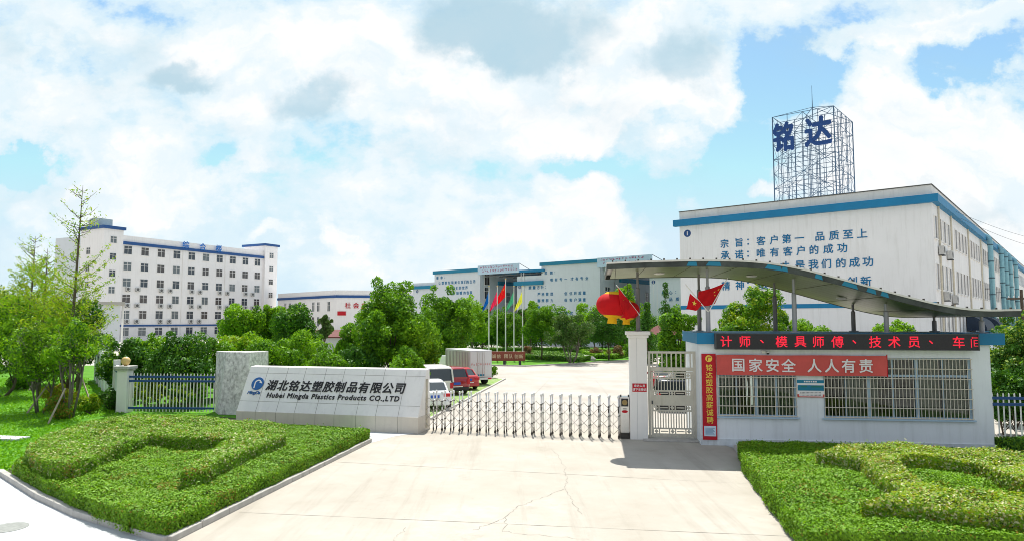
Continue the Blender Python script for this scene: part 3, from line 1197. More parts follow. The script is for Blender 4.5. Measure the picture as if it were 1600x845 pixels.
def arcpts(cx, cy, r, a0, a1, n, z):
    return [Vector((cx + r * math.cos(math.radians(a0 + (a1 - a0) * i / n)), cy + r * math.sin(math.radians(a0 + (a1 - a0) * i / n)), z)) for i in range(n + 1)]


arc = arcpts(0.02, 0.01, 0.13, 190, 20, 14, 0)
strip_faces(lw, [(-0.10, -0.20)] + [(p.x, p.y) for p in arc], [0.055] * 15 + [0.09], 0.016)
strip_faces(lw, [(0.10, 0.08), (0.21, 0.02)], [0.10, 0.02], 0.0165)
lwo = lw.build('logo_letter', m_whiteprint, SW)
lwo.matrix_local = slope_m(-7.17, 1.16, 0.016)
text('MingDa', 0.19, m_logo, SW, slope_m(-7.22, 0.76, 0.012), 'logo_name', 0.006, 0.02, 0.3)

# weathered stone pylon to the left of it
py_b = [G(341, 647), G(392, 656), (-12.6, 32.9), (-13.7, 32.2)]
q0 = Vector(G(341, 647))
q1 = q0 + Vector((1.45, -0.25))
q2 = q1 + Vector((0.35, 1.5))
q3 = q0 + Vector((-0.62, 1.0))
tp = [q0 + Vector((0.28, 0.06)), q1 + Vector((-0.05, 0.05)), q2 + Vector((-.05, -.05)), q3 + Vector((0.02, -0.02))]
py = MB().hexa([(q.x, q.y, 0) for q in (q0, q1, q2, q3)], [(q.x, q.y, 2.78) for q in tp])
o = py.build('stone_pylon', m_oldstone, bevel=0.02)
tag(o, 'weathered mottled grey stone block pillar between the iron fence and the entrance wall', 'pillar')

# ------------------------------------------------------------------ left fence, lamp post and boundary wall
fp = Vector(G(194, 643.6))
fe = Vector(G(330, 646.5)) + Vector((0, 0.35))
fd = fe - fp
FEN = empty('iron_fence', (fp.x, fp.y, 0), math.atan2(fd.y, fd.x), 'white picket iron fence with navy rails between lamp post and stone pillar', 'fence')
FL = fd.length


def fence_panel(root, L_, h, rails, step=0.155):
    me = MB().box(-0.019, 0.019, -0.012, 0.012, 0.06, h - 0.05).add(
        [(-.019, -.012, h - .05), (.019, -.012, h - .05), (.019, .012, h - .05), (-.019, .012, h - .05), (0, 0, h)],
        [(0, 1, 4), (1, 2, 4), (2, 3, 4), (3, 0, 4)]).mesh('picket', m_white_trim)
    n = int(L_ / step)
    for i in range(n):
        share('picket', me, root, ((i + 0.7) * L_ / n, -0.035, 0))
    for z in rails:
        MB().box(0, L_, -0.078, -0.05, z - 0.045, z + 0.045).build('rail', m_navy, root)


fence_panel(FEN, FL, 1.80, (0.22, 1.44, 1.63))
LP = empty('gate_post', (fp.x - 0.02, fp.y, 0), math.atan2(fd.y, fd.x), 'square white fence post with moulded cap and amber globe', 'post')
MB().box(-0.24, 0.24, -0.24, 0.24, 0, 1.9).build('shaft', m_white_trim, LP, bevel=0.015)
MB().box(-0.3, 0.3, -0.3, 0.3, 1.9, 1.98).box(-0.36, 0.36, -0.36, 0.36, 1.98, 2.12).build('cap', M('grey_stained_cap', (0.5, 0.49, 0.46), 0.8, 0.2, 4, streak=0.5), LP, bevel=0.02)
gl = MB().lathe([(0.06, 0), (0.08, 0.03), (0.14, 0.07), (0.185, 0.16), (0.195, 0.22), (0.18, 0.3), (0.13, 0.37), (0.06, 0.405), (0.01, 0.41)], 24)
gl.build('globe_lamp', m_gold_glass, LP, loc=(0, 0, 2.12), smooth=True)
BW = empty('boundary_wall', (fp.x - 0.25, fp.y + 0.1, 0), math.atan2(17.0, -11.5), 'white panelled boundary wall running back behind the young trees', 'wall')
for k in range(7):
    MB().box(k * 2.9 + 0.15, k * 2.9 + 2.75, -0.06, 0.06, 0, 2.0).build('panel', m_guard, BW)
    MB().box(k * 2.9 + 2.75, k * 2.9 + 3.05, -0.15, 0.15, 0, 2.25).build('pier', m_white_trim, BW, bevel=0.01)
MB().box(0.2, 20.3, 0.07, 0.10, 1.72, 1.80).build('rail', m_navy, BW)

# ------------------------------------------------------------------ guard house
TH = math.radians(7)
GH = empty('guard_house', (6.41, 23.32, 0), -TH, 'white single storey guard house with barred windows and blue roof edge', 'guard house')
GW, GD = 9.2, 3.6
wl = MB()
wl.box(0, GW, 0, 0.24, 0, 0.98).box(0, 0.58, 0, 0.24, 0.98, 2.97).box(3.14, 4.0, 0, 0.24, 0.98, 2.97).box(8.6, GW, 0, 0.24, 0.98, 2.97)
wl.box(0, GW, 0, 0.24, 2.97, 3.40)
wl.build('front_wall', m_guard, GH)
MB().box(0.001, 0.24, 0.241, GD, 0, 3.38).build('side_wall', m_guard, GH)
MB().box(GW - 0.24, GW - 0.001, 0.241, GD, 0, 3.38).build('side_wall', m_guard, GH)
bk = MB().box(0.241, GW - 0.241, GD - 0.24, GD, 0, 0.9).box(0.241, GW - 0.241, GD - 0.24, GD, 2.6, 3.38)
for a, b in ((0.241, 2.2), (2.5, 6.0), (6.35, GW - 0.241)):
    bk.box(a, b, GD - 0.24, GD, 0.9, 2.6)
bk.build('back_wall', M('tan_inner_wall_paint', (0.30, 0.25, 0.18), 0.8, 0.1, 1), GH)
MB().box(0.241, GW - 0.241, 0.241, GD - 0.241, 0.0, 0.05).build('floor', m_conc2, GH)
MB().box(-0.10, 9.62, -0.11, GD + 0.15, 3.401, 3.78).build('roof_slab', m_blue, GH, bevel=0.012)
MB().box(-0.02, GW + 0.02, -0.03, 0.0, 0.0, 0.22).build('plinth', M('stained_plinth_plaster', (0.6, 0.64, 0.67), 0.85, 0.15, 3, streak=0.55, dirt=(0.28, 0.27, 0.25)), GH)


def barred_window(x0, x1, z0, z1, mull, trans, seed):
    w = MB()
    for a, b in ((x0, x0 + 0.06), (x1 - 0.06, x1)):
        w.box(a, b, 0.05, 0.12, z0, z1)
    w.box(x0 + .06, x1 - .06, 0.05, 0.12, z0, z0 + 0.06).box(x0 + .06, x1 - .06, 0.05, 0.12, z1 - 0.06, z1)
    w.box(x0 + .06, x1 - .06, 0.048, 0.122, trans - 0.035, trans + 0.035)
    for xm, wd in mull:
        w.box(xm - wd, xm + wd, 0.046, 0.124, z0 + 0.06, z1 - 0.06)
    fo = w.build('window', m_frame_blue, GH)
    MB().box(x0 + 0.06, x1 - 0.06, 0.082, 0.088, z0 + 0.06, z1 - 0.06).build('pane', m_glass, fo)
    g = MB()
    n = int((x1 - x0) / 0.112)
    for i in range(n + 1):
        x = x0 + 0.02 + (x1 - x0 - 0.04) * i / n
        g.box(x - 0.009, x + 0.009, -0.052, -0.034, z0 + 0.01, z1 - 0.01)
    k = 6
    for i in range(k + 1):
        z = z0 + 0.03 + (z1 - z0 - 0.06) * i / k
        g.box(x0 - 0.01, x1 + 0.01, -0.075, -0.053, z - 0.013, z + 0.013)
    g.build('security_grille', m_bar, fo)
    MB().box(x0 - 0.06, x1 + 0.06, -0.09, -0.001, z0 - 0.05, z0 - 0.002).build('sill', m_frame_blue, fo)


barred_window(0.58, 3.14, 0.98, 2.97, ((1.2, 0.025), (1.85, 0.05), (2.5, 0.025)), 2.36, 1)
barred_window(4.0, 8.6, 0.98, 2.97, ((4.72, 0.022), (5.45, 0.05), (6.2, 0.022), (6.95, 0.05), (7.75, 0.022)), 2.38, 2)
m_curtain = M('beige_curtain_cloth', (0.62, 0.54, 0.4), 0.9, 0.12, 3)
m_curtain_p = M('dusty_pink_cloth', (0.5, 0.34, 0.36), 0.9, 0.1, 3)


def curtain(x0, x1, z0, z1, y, m):
    mb = MB()
    n = int((x1 - x0) / 0.03)
    for i in range(n):
        a = x0 + (x1 - x0) * i / n
        b = x0 + (x1 - x0) * (i + 1) / n
        ya = y + 0.03 * math.sin(i * 1.1)
        yb = y + 0.03 * math.sin((i + 1) * 1.1)
        mb.add([(a, ya, z0), (b, yb, z0), (b, yb, z1), (a, ya, z1)], [(0, 1, 2, 3)])
    return mb.build('curtain', m, GH)


for ca, cb in ((0.66, 1.14), (1.95, 2.44), (2.56, 3.07), (4.76, 5.36), (5.56, 5.8), (7.02, 7.68), (7.84, 8.53)):
    curtain(ca, cb, 1.04, 2.92, 0.175, m_curtain)
curtain(6.26, 6.88, 1.04, 1.95, 0.19, m_curtain_p)
o = MB().box(0, 1.5, 0, 0.6, 0, 0.04).box(0.03, 0.07, 0.03, 0.57, -0.7, 0).box(1.43, 1.47, 0.03, 0.57, -0.7, 0).box(0.07, 1.43, 0.5, 0.53, -0.5, 0).build(
    'desk', m_wood, loc=(0, 0, 0))
gm = Matrix.Translation((6.41, 23.32, 0)) @ Matrix.Rotation(-TH, 4, 'Z')
o.matrix_world = gm @ Matrix.Translation((5.0, 0.8, 0.8))
tag(o, 'plain wooden desk inside the guard house behind the wide window', 'desk')
bxo = MB().box(-0.16, 0.16, -0.12, 0.12, 0, 0.24).box(-0.165, 0.165, -0.125, 0.125, 0.24, 0.27).build('cardboard_box', M('pale_yellow_card', (0.6, 0.52, 0.26), 0.8, 0.1, 4))
bxo.matrix_world = gm @ Matrix.Translation((7.2, 0.36, 1.03))
tag(bxo, 'pale yellow box standing behind the right part of the barred window', 'box')
shf = MB().box(7.0, 7.4, 0.26, 0.5, 1.0, 1.03)
shf.build('inner_ledge', m_wood, GH)

# LED sign
LED = empty('led_sign', (0, 0, 0), 0, 'long black display of red scrolling characters along the guard house roof', 'LED sign')
LED.matrix_world = gm @ Matrix.Translation((0.47, -0.34, 3.23))
LWD, LHT = 8.26, 0.54
MB().box(0.04, LWD - 0.04, 0.02, 0.2, 0.03, LHT - 0.03).build('display_panel', m_led, LED)
fr = MB().box(0, LWD, 0, 0.22, 0, 0.03).box(0, LWD, 0, 0.22, LHT - 0.03, LHT).box(0, 0.04, 0, 0.22, 0.03, LHT - 0.03).box(LWD - 0.04, LWD, 0, 0.22, 0.03, LHT - 0.03)
fr.build('frame', m_darkframe, LED)


def gu_(px, py):
    """survey: (u, z) on the guard house front"""
    r = ray(px, py)
    n = np.array([-math.sin(TH), -math.cos(TH), 0])
    P = np.array([6.41, 23.32, 0])
    Q = CAM + r * (n.dot(P - CAM) / n.dot(r)) - P
    return float(Q[0] * math.cos(TH) - Q[1] * math.sin(TH)), float(Q[2])


for ch, px in (('计', 1131), ('师', 1160), ('、', 1186), ('模', 1216), ('具', 1245), ('师', 1273), ('傅', 1302), ('、', 1328), ('技', 1360), ('术', 1389.5), ('员', 1420), ('、', 1446), ('车', 1488.5)):
    text(ch, 0.40, m_ledred, LED, Matrix.Translation((gu_(px, 533)[0] - 0.47 + 0.02, 0.012, LHT / 2)) @ Matrix.Rotation(PI / 2, 4, 'X'), 'character', 0.003, 0.008)
# the last character is cut by the right end of the display: only its left part is lit
lc = MB()
cx = LWD - 0.04
for (a, b, c, d) in ((-0.215, -0.19, -0.17, 0.11), (-0.15, -0.002, 0.13, 0.155), (-0.18, -0.155, 0.12, 0.17), (-0.13, -0.105, -0.13, 0.07), (-0.105, -0.002, 0.05, 0.07), (-0.105, -0.002, -0.04, -0.02), (-0.105, -0.002, -0.13, -0.11)):
    lc.box(cx + a, cx + b, 0.010, 0.016, LHT / 2 + c, LHT / 2 + d)
lc.build('cut_character', m_ledred, LED)

# red slogan banner
BN = empty('slogan_banner', (0, 0, 0), 0, 'wide faded red cloth banner with white characters over the windows', 'banner')
BN.matrix_world = gm @ Matrix.Translation((0.53, -0.13, 2.37))
bw, bh = 5.45, 0.67
cl = MB()
nx, nz = 60, 6
vs = [(bw * i / nx, 0.012 * math.sin(i * 0.7) + 0.008 * math.sin(i * 1.9 + j), bh * j / nz + 0.012 * math.sin(i * .21) * (j / nz - .5)) for i in range(nx + 1) for j in range(nz + 1)]
cl.add(vs, [(i * (nz + 1) + j, (i + 1) * (nz + 1) + j, (i + 1) * (nz + 1) + j + 1, i * (nz + 1) + j + 1) for i in range(nx) for j in range(nz)])
cl.build('cloth', m_redcloth, BN, smooth=True)
for ch, px in (('国', 1152), ('家', 1179), ('安', 1205), ('全', 1230), ('人', 1270), ('人', 1297), ('有', 1323), ('责', 1350)):
    text(ch, 0.47, m_whiteprint, BN, wall_m(gu_(px, 570)[0] - 0.53, 0.335, -0.03), 'character', 0.002, 0.016)
MB().tube([(bw, 0, -0.02), (bw, 0, bh + 0.04)], 0.018, 6).build('end_rod', m_red, BN)

# vertical recruitment banner
VB = empty('recruitment_banner', (0, 0, 0), 0, 'narrow upright crimson banner with yellow characters on the guard house corner', 'banner')
VB.matrix_world = gm @ Matrix.Translation((0.05, -0.06, 0.19))
MB().box(0, 0.47, 0, 0.02, 0, 2.88).build('panel', m_red, VB)
for i, ch in enumerate('铭达塑胶高薪诚聘'):
    text(ch, 0.24, m_yellow, VB, wall_m(0.24, 2.42 - i * 0.252, -0.004), 'character', 0.002, 0.010)
lgm = MB()
lgm.lathe([(0.115, 0), (0.115, 0.003)], 24)
e = lgm.build('logo_disc', m_yellow, VB)
e.matrix_local = wall_m(0.24, 2.72, -0.003)
lg2 = MB()
strip_faces(lg2, [(-0.045, -0.07)] + [(p.x, p.y) for p in arcpts(0.01, 0.0, 0.055, 190, 20, 10, 0)], 0.03, 0.006)
e = lg2.build('logo_letter', m_red, VB)
e.matrix_local = wall_m(0.24, 2.72, -0.003)
MB().box(0.04, 0.43, -0.008, 0.0, 0.12, 0.46).build('notice_sheet', M('pale_blue_paper', (0.6, 0.72, 0.82), 0.8, 0.05, 3), VB)
ln = MB()
for k in range(7):
    ln.box(0.08, 0.39 - 0.03 * (k % 3), -0.011, -0.0085, 0.165 + k * 0.036, 0.175 + k * 0.036)
ln.build('printed_lines', m_letterblue, VB)

# poster between the windows
PS = empty('wall_poster', (0, 0, 0), 0, 'small blue and white notice poster on the pier between the barred windows', 'poster')
PS.matrix_world = gm @ Matrix.Translation((3.15, -0.035, 1.65))
MB().box(0, 0.87, 0, 0.015, 0, 0.57).build('sheet', m_whiteprint, PS)
pb = MB().box(0.0, 0.87, -0.004, -0.001, 0.47, 0.57).box(0.02, 0.85, -0.004, -0.001, 0.22, 0.40)
pb.build('blue_heading', m_teal, PS)
pg = MB().box(0.12, 0.32, -0.007, -0.005, 0.33, 0.38).box(0.45, 0.8, -0.007, -0.005, 0.33, 0.38)
pg.build('green_bar', M('green_print', (0.02, 0.2, 0.15), 0.7, 0.05, 3), PS)
pr = MB().box(0.0, 0.87, -0.004, -0.001, 0.0, 0.03).box(0.0, 0.06, -0.004, -0.001, 0.03, 0.1).box(0.81, 0.87, -0.004, -0.001, 0.03, 0.1)
pr.build('red_border', m_redcloth, PS)
pt = MB()
for r_ in range(3):
    for k in range(16):
        pt.box(0.1 + k * 0.042, 0.125 + k * 0.042, -0.004, -0.001, 0.06 + r_ * 0.045, 0.075 + r_ * 0.045)
pt.build('small_print', m_darkframe, PS)
ptt = MB()
for k in range(6):
    ptt.box(0.22 + k * 0.072, 0.27 + k * 0.072, -0.008, -0.005, 0.495, 0.545)
ptt.build('heading_print', m_whiteprint, PS)
# small camera over the banner
CC = empty('security_camera', (0, 0, 0), 0, 'small white security camera fixed to the wall below the LED display', 'camera')
CC.matrix_world = gm @ Matrix.Translation((2.2, -0.03, 3.14))
MB().box(-0.16, -0.04, -0.03, 0.03, -0.05, 0.05).build('junction_box', m_white_trim, CC, bevel=0.006)
MB().lathe([(0.03, 0), (0.055, 0.02), (0.055, 0.05)], 14).build('housing', m_white_trim, CC, loc=(0.03, -0.05, -0.03))
MB().lathe([(0.045, 0), (0.04, -0.03), (0.015, -0.05)], 14).build('dome', m_black, CC, loc=(0.03, -0.05, -0.03), smooth=True)

# ------------------------------------------------------------------ gate pillar, pedestrian gate
gp0 = Matrix.Translation((4.19, 24.37, 0)) @ Matrix.Rotation(-TH, 4, 'Z')
PL = empty('gate_pillar', (0, 0, 0), 0, 'square white gate pillar with stepped cap between sliding gate and wicket gate', 'pillar')
PL.matrix_world = gp0
MB().box(0, 0.62, 0, 0.62, 0, 3.58).build('shaft', m_white_trim, PL, bevel=0.012)
MB().box(-0.06, 0.68, -0.06, 0.68, 3.58, 3.68).box(-0.12, 0.74, -0.12, 0.74, 3.68, 3.81).build('cap', m_white_trim, PL, bevel=0.02)
MB().box(0.252, 0.262, -0.004, 0.0, 0.02, 3.57).build('joint', M('grey_seam', (0.5, 0.5, 0.5), 0.8), PL)
NS = empty('pillar_notice', (0, 0, 0), 0, 'small red notice plate with white characters on the gate pillar', 'notice')
NS.matrix_world = gp0 @ Matrix.Translation((0.09, -0.016, 1.68))
MB().box(0, 0.5, 0, 0.012, 0, 0.29).build('plate', m_red, NS)
text('来访人员', 0.098, m_whiteprint, NS, wall_m(0.25, 0.21, -0.002), 'lettering', 0.001, 0.02)
text('请下车登记', 0.098, m_whiteprint, NS, wall_m(0.25, 0.08, -0.002), 'lettering', 0.001, 0.02)

PG = empty('wicket_gate', (0, 0, 0), 0, 'pale steel pedestrian gate of bars and medallions beside the guard house', 'gate')
PG.matrix_world = gp0 @ Matrix.Translation((0.66, 0.22, 0.05))
gw, gh = 1.74, 3.05
fr = MB().box(0, 0.09, 0, 0.09, 0, gh - 0.08).box(gw - 0.16, gw, 0, 0.09, 0, gh - 0.08).box(0.0, gw + 0.08, 0, 0.08, gh - 0.08, gh)
fr.box(0.09, gw - 0.16, 0.01, 0.08, 2.35, 2.48)
fr.build('frame', m_gate, PG, bevel=0.006)
fb = MB()
for k in range(9):
    x = 0.17 + k * 0.165
    fb.box(x - 0.022, x + 0.022, 0.02, 0.06, 2.48, gh - 0.08)
fb.build('fanlight_bars', m_gate, PG)
lf = MB()
x0, x1 = 0.10, gw - 0.17
lf.box(x0, x0 + 0.07, 0.0, 0.06, 0.05, 2.33).box(x1 - 0.07, x1, 0, 0.06, 0.05, 2.33)
for za, zb in ((0.05, 0.15), (0.30, 0.35), (0.92, 0.98), (1.13, 1.17), (1.17, 1.5), (1.62, 1.67), (2.08, 2.12), (2.27, 2.33)):
    lf.box(x0 + 0.07, x1 - 0.07, 0.006, 0.055, za, zb)
for k in range(14):
    x = x0 + 0.14 + k * (x1 - x0 - 0.28) / 13
    lf.box(x - 0.019, x + 0.019, 0.012, 0.046, 0.35, 0.92)
for k in range(12):
    x = x0 + 0.15 + k * (x1 - x0 - 0.3) / 11
    lf.box(x - 0.014, x + 0.014, 0.012, 0.046, 1.67, 2.08)
leaf_o = lf.build('leaf', m_gate, PG)
bd = MB()
for (za, zb) in ((0.15, 0.30), (0.98, 1.13), (1.5, 1.62), (2.12, 2.27)):
    zc = (za + zb) / 2
    hh = (zb - za) / 2
    for cx in (x0 + 0.17, (x0 + x1) / 2, x1 - 0.17):
        bd.add([(cx - hh, 0.003, zc), (cx, 0.003, zc - hh), (cx + hh, 0.003, zc), (cx, 0.003, zc + hh),
                (cx - hh, 0.05, zc), (cx, 0.05, zc - hh), (cx + hh, 0.05, zc), (cx, 0.05, zc + hh)],
               [(0, 1, 2, 3), (7, 6, 5, 4), (0, 4, 5, 1), (1, 5, 6, 2), (2, 6, 7, 3), (3, 7, 4, 0)])
        bd.box(cx - hh - 0.05, cx - hh - 0.01, 0.01, 0.05, za, zb).box(cx + hh + 0.01, cx + hh + 0.05, 0.01, 0.05, za, zb)
    bd.box(x0 + 0.32, (x0 + x1) / 2 - 0.15, 0.014, 0.044, zc - 0.018, zc + 0.018).box((x0 + x1) / 2 + 0.15, x1 - 0.32, 0.014, 0.044, zc - 0.018, zc + 0.018)
bd.build('medallion_band', m_gate, leaf_o)
MB().box(x0 + 0.01, x0 + 0.06, -0.05, -0.002, 1.18, 1.3).build('lock', m_darkframe, leaf_o)
o = MB().box(-0.1, 1.95, -0.45, 0.35, 0.006, 0.05).build('gate_step', m_kerb, bevel=0.01)
o.matrix_world = gp0 @ Matrix.Translation((0.55, 0.1, 0))
tag(o, kind='structure')

# ------------------------------------------------------------------ retractable gate
g0, g1 = Vector(G(972, 685.5)), Vector(G(664, 671.5))
gd = g0 - g1
RG = empty('retractable_gate', (g1.x, g1.y, 0.012), math.atan2(gd.y, gd.x), 'stainless steel folding accordion gate closed across the driveway', 'gate')
NP = 22
LG = gd.length
m_post = MB()
for y in (-0.02, 0.30):
    m_post.tube([(0, y, 0.12), (0, y, 1.42)], 0.027, 8)
    m_post.lathe([(0.022, 0), (0.036, 0.01), (0.042, 0.04), (0.033, 0.08), (0.008, 0.095)], 10, 0, (0, y, 1.41))
m_post.tube([(0, -0.02, 1.12), (0, 0.14, 1.17), (0, 0.30, 1.12)], 0.014, 6)
m_post.box(-0.014, 0.014, 0.0, 0.28, 0.25, 0.28)
m_gpost = M('pale_satin_gate_steel', (0.74, 0.73, 0.71), 0.35, 0.06, 12, metal=0.35)
for y in (-0.02, 0.30):
    m_post.box(-0.022, 0.022, y - 0.022, y + 0.022, 0.05, 0.24, 1)
    for z in (0.42, 0.78, 1.12):
        m_post.box(-0.031, 0.031, y - 0.031, y + 0.031, z - 0.016, z + 0.016, 1)
m_post.box(-0.021, 0.021, -0.052, -0.03, 0.90, 1.10, 1)
me_post = m_post.mesh('post', [m_gpost, m_steel_d], True)
me_foot = MB().tube([(-0.02, 0, 0.05), (0.02, 0, 0.05)], 0.05, 12).mesh('wheel', m_steel_d)
for i in range(NP):
    x = LG * i / (NP - 1) * 0.985
    po = share('post', me_post, RG, (x, 0, 0))
    for y in (-0.02, 0.30):
        share('wheel', me_foot, po, (0, y, 0), 0.5 if i % 2 else -0.3)
lt = MB()
for i in range(NP - 1):
    a = LG * i / (NP - 1) * 0.985
    b = LG * (i + 1) / (NP - 1) * 0.985
    y = -0.06
    m_ = (a + b) / 2
    for z in (0.34, 0.70, 1.06):
        lt.tube([(a, y, z), (m_, y, z + 0.18), (b, y, z)], 0.011, 5)
        lt.tube([(a, y - 0.012, z), (m_, y - 0.012, z - 0.18), (b, y - 0.012, z)], 0.011, 5)
    lt.tube([(m_, y - 0.006, 0.14), (m_, y - 0.006, 1.27)], 0.004, 4)
lt.build('scissor_lattice', M('dull_lattice_steel', (0.36, 0.34, 0.31), 0.4, 0.1, 8, metal=0.5), RG)
hd = empty('gate_motor', (0, 0, 0), 0, 'silver motor cabinet with a dark display at the gate end beside the pillar', 'motor cabinet')
hd.matrix_world = gp0 @ Matrix.Translation((-0.335, 0.12, 0.012))
MB().box(0, 0.31, 0, 0.5, 0.2, 1.46).build('cabinet', m_steel, hd, bevel=0.012)
MB().box(-0.008, 0.318, -0.012, 0.512, 0.0, 0.199).build('base_skirt', m_steel_d, hd)
MB().box(0.03, 0.28, -0.012, -0.001, 1.13, 1.41).build('display', m_led, hd)
rr = MB().lathe([(0.095, 0), (0.095, 0.004)], 24)
e = rr.build('dial', M('bronze_dial', (0.32, 0.22, 0.08), 0.4, 0.1, 5), hd)
e.matrix_local = wall_m(0.155, 1.27, -0.014)
MB().box(0.09, 0.22, -0.008, -0.001, 1.03, 1.06).build('slot', m_steel_d, hd)
rb = MB().lathe([(0.11, 0), (0.11, 0.003)], 24)
e = rb.build('badge', m_red, hd)
e.matrix_local = wall_m(0.155, 0.95, -0.003) @ Matrix.Diagonal((1, 0.45, 1, 1))
for x in (0.02, 0.29):
    MB().tube([(x, 0.05, 1.46), (x, 0.05, 1.54)], 0.025, 8).build('knob', m_steel_d, hd)

# ------------------------------------------------------------------ canopy over the gate
CN = empty('entrance_canopy', (0, 0, 0), 0, 'long wavy metal canopy on steel posts over gate and guard house', 'canopy')
CN.matrix_world = gp0
pr_u = [-0.8, 0.3, 1.4, 2.4, 3.2, 4.0, 4.7, 5.3, 5.9, 6.5, 7.1, 7.7, 8.3, 8.9, 9.5, 10.1, 10.8, 11.4, 12.0]
kn_u = np.array([-0.8, 0.31, 2.4, 4.03, 5.24, 6.42, 7.58, 8.73, 9.86, 10.79, 11.95])
kn_z = np.array([6.10, 6.15, 6.18, 6.12, 5.93, 5.60, 5.26, 4.92, 4.63, 4.50, 4.53])


def smooth_z(u):
    t = np.linspace(-0.55, 0.55, 9)
    return float(np.mean(np.interp(np.clip(u + t, kn_u[0], kn_u[-1]), kn_u, kn_z)))


VF, VBK = -1.7, 4.0
us = np.linspace(-0.8, 12.0, 60)
zs = [smooth_z(u) for u in us]
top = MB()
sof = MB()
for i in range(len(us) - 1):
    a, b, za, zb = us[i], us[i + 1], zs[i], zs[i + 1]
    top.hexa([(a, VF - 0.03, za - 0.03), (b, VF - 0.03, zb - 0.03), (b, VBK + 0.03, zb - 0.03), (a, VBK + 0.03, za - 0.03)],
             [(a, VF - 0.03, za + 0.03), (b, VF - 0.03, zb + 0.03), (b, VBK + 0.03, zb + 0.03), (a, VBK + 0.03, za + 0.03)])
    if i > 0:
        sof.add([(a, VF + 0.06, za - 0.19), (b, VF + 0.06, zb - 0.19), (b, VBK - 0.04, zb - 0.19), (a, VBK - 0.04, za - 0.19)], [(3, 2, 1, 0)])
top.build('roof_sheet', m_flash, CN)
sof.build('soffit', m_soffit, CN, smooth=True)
fs = MB()
for i in range(len(us) - 1):
    a, b, za, zb = us[i], us[i + 1], zs[i], zs[i + 1]
    for (y0, y1) in ((VF, VF + 0.05), (VBK - 0.03, VBK)):
        fs.hexa([(a, y0, za - 0.21), (b, y0, zb - 0.21), (b, y1, zb - 0.21), (a, y1, za - 0.21)], [(a, y0, za - 0.031), (b, y0, zb - 0.031), (b, y1, zb - 0.031), (a, y1, za - 0.031)])
for u, z in ((us[0], zs[0]), (us[-1], zs[-1])):
    s_ = 0.04 if u < 0 else -0.04
    fs.box(min(u, u + s_), max(u, u + s_), VF + 0.051, VBK - 0.031, z - 0.21, z - 0.031)
fs.build('fascia', m_fascia, CN)
for uc, wd in ((2.7, 0.5), (4.6, 0.55), (4.95, 0.2), (6.0, 0.25), (6.95, 0.5), (7.6, 0.3), (8.0, 0.25), (2.0, 0.35)):
    za, zb = smooth_z(uc - wd / 2), smooth_z(uc + wd / 2)
    pf = MB()
    pf.add([(uc - wd / 2, VF - 0.006, za - 0.18), (uc + wd / 2, VF - 0.006, zb - 0.19), (uc + wd * 0.42, VF - 0.006, zb - 0.05), (uc - wd * 0.3, VF - 0.006, za - 0.045)], [(0, 1, 2, 3)])
    pf.build('blue_film_remnant', m_teal, CN)
bolts = MB()
for i in range(30):
    u = -0.6 + i * 0.425
    z = smooth_z(u)
    bolts.box(u - 0.025, u + 0.025, VF, VF + 0.06, z + 0.031, z + 0.085)
bolts.build('roof_bolt_row', m_steel_d, CN)
sl_ = MB()
for k, y in enumerate(np.linspace(VF + 0.5, VBK - 0.5, 9)):
    for i in range(1, len(us) - 1):
        a, b, za, zb = us[i], us[i + 1], zs[i], zs[i + 1]
        sl_.add([(a, y, za - 0.192), (b, y, zb - 0.192), (b, y + 0.018, zb - 0.192), (a, y + 0.018, za - 0.192)], [(3, 2, 1, 0)])
for u in np.arange(0.5, 11.8, 1.5):
    z = smooth_z(u)
    sl_.box(u - 0.01, u + 0.01, VF + 0.06, VBK - 0.05, z - 0.199, z - 0.191)
sl_.build('soffit_seam', M('dark_seam', (0.09, 0.1, 0.05), 0.7, 0.2, 4), CN)
for u in (1.2, 4.55, 7.7):
    z = smooth_z(u)
    MB().lathe([(0.2, 0), (0.2, -0.03), (0.12, -0.06)], 20).build('ceiling_light', m_flash, CN, loc=(u, 1.2, z - 0.2))
for (u, v, zb) in ((0.34, 0.30, 3.81), (2.72, -0.25, 3.79), (5.62, -0.25, 3.78), (8.6, -0.25, 3.78), (11.6, -0.25, 3.78), (2.8, 2.3, 3.79), (5.62, 2.3, 3.79), (8.45, 2.3, 3.79), (11.3, 2.3, 3.79)):
    zt = smooth_z(u) - 0.2
    zm = zb + (zt - zb) * 0.72
    c = MB().tube([(u, v, zb), (u, v, zm)], 0.078, 14)
    c.tube([(u, v, zm), (u, v, zm + 0.03)], [0.078, 0.05], 14)
    c.tube([(u, v, zm + 0.03), (u, v, zt)], 0.045, 12)
    c.box(u - 0.13, u + 0.13, v - 0.13, v + 0.13, zb - 0.0, zb + 0.025)
    c.build('column', m_pole_l if v < 0.2 else m_pole, CN)

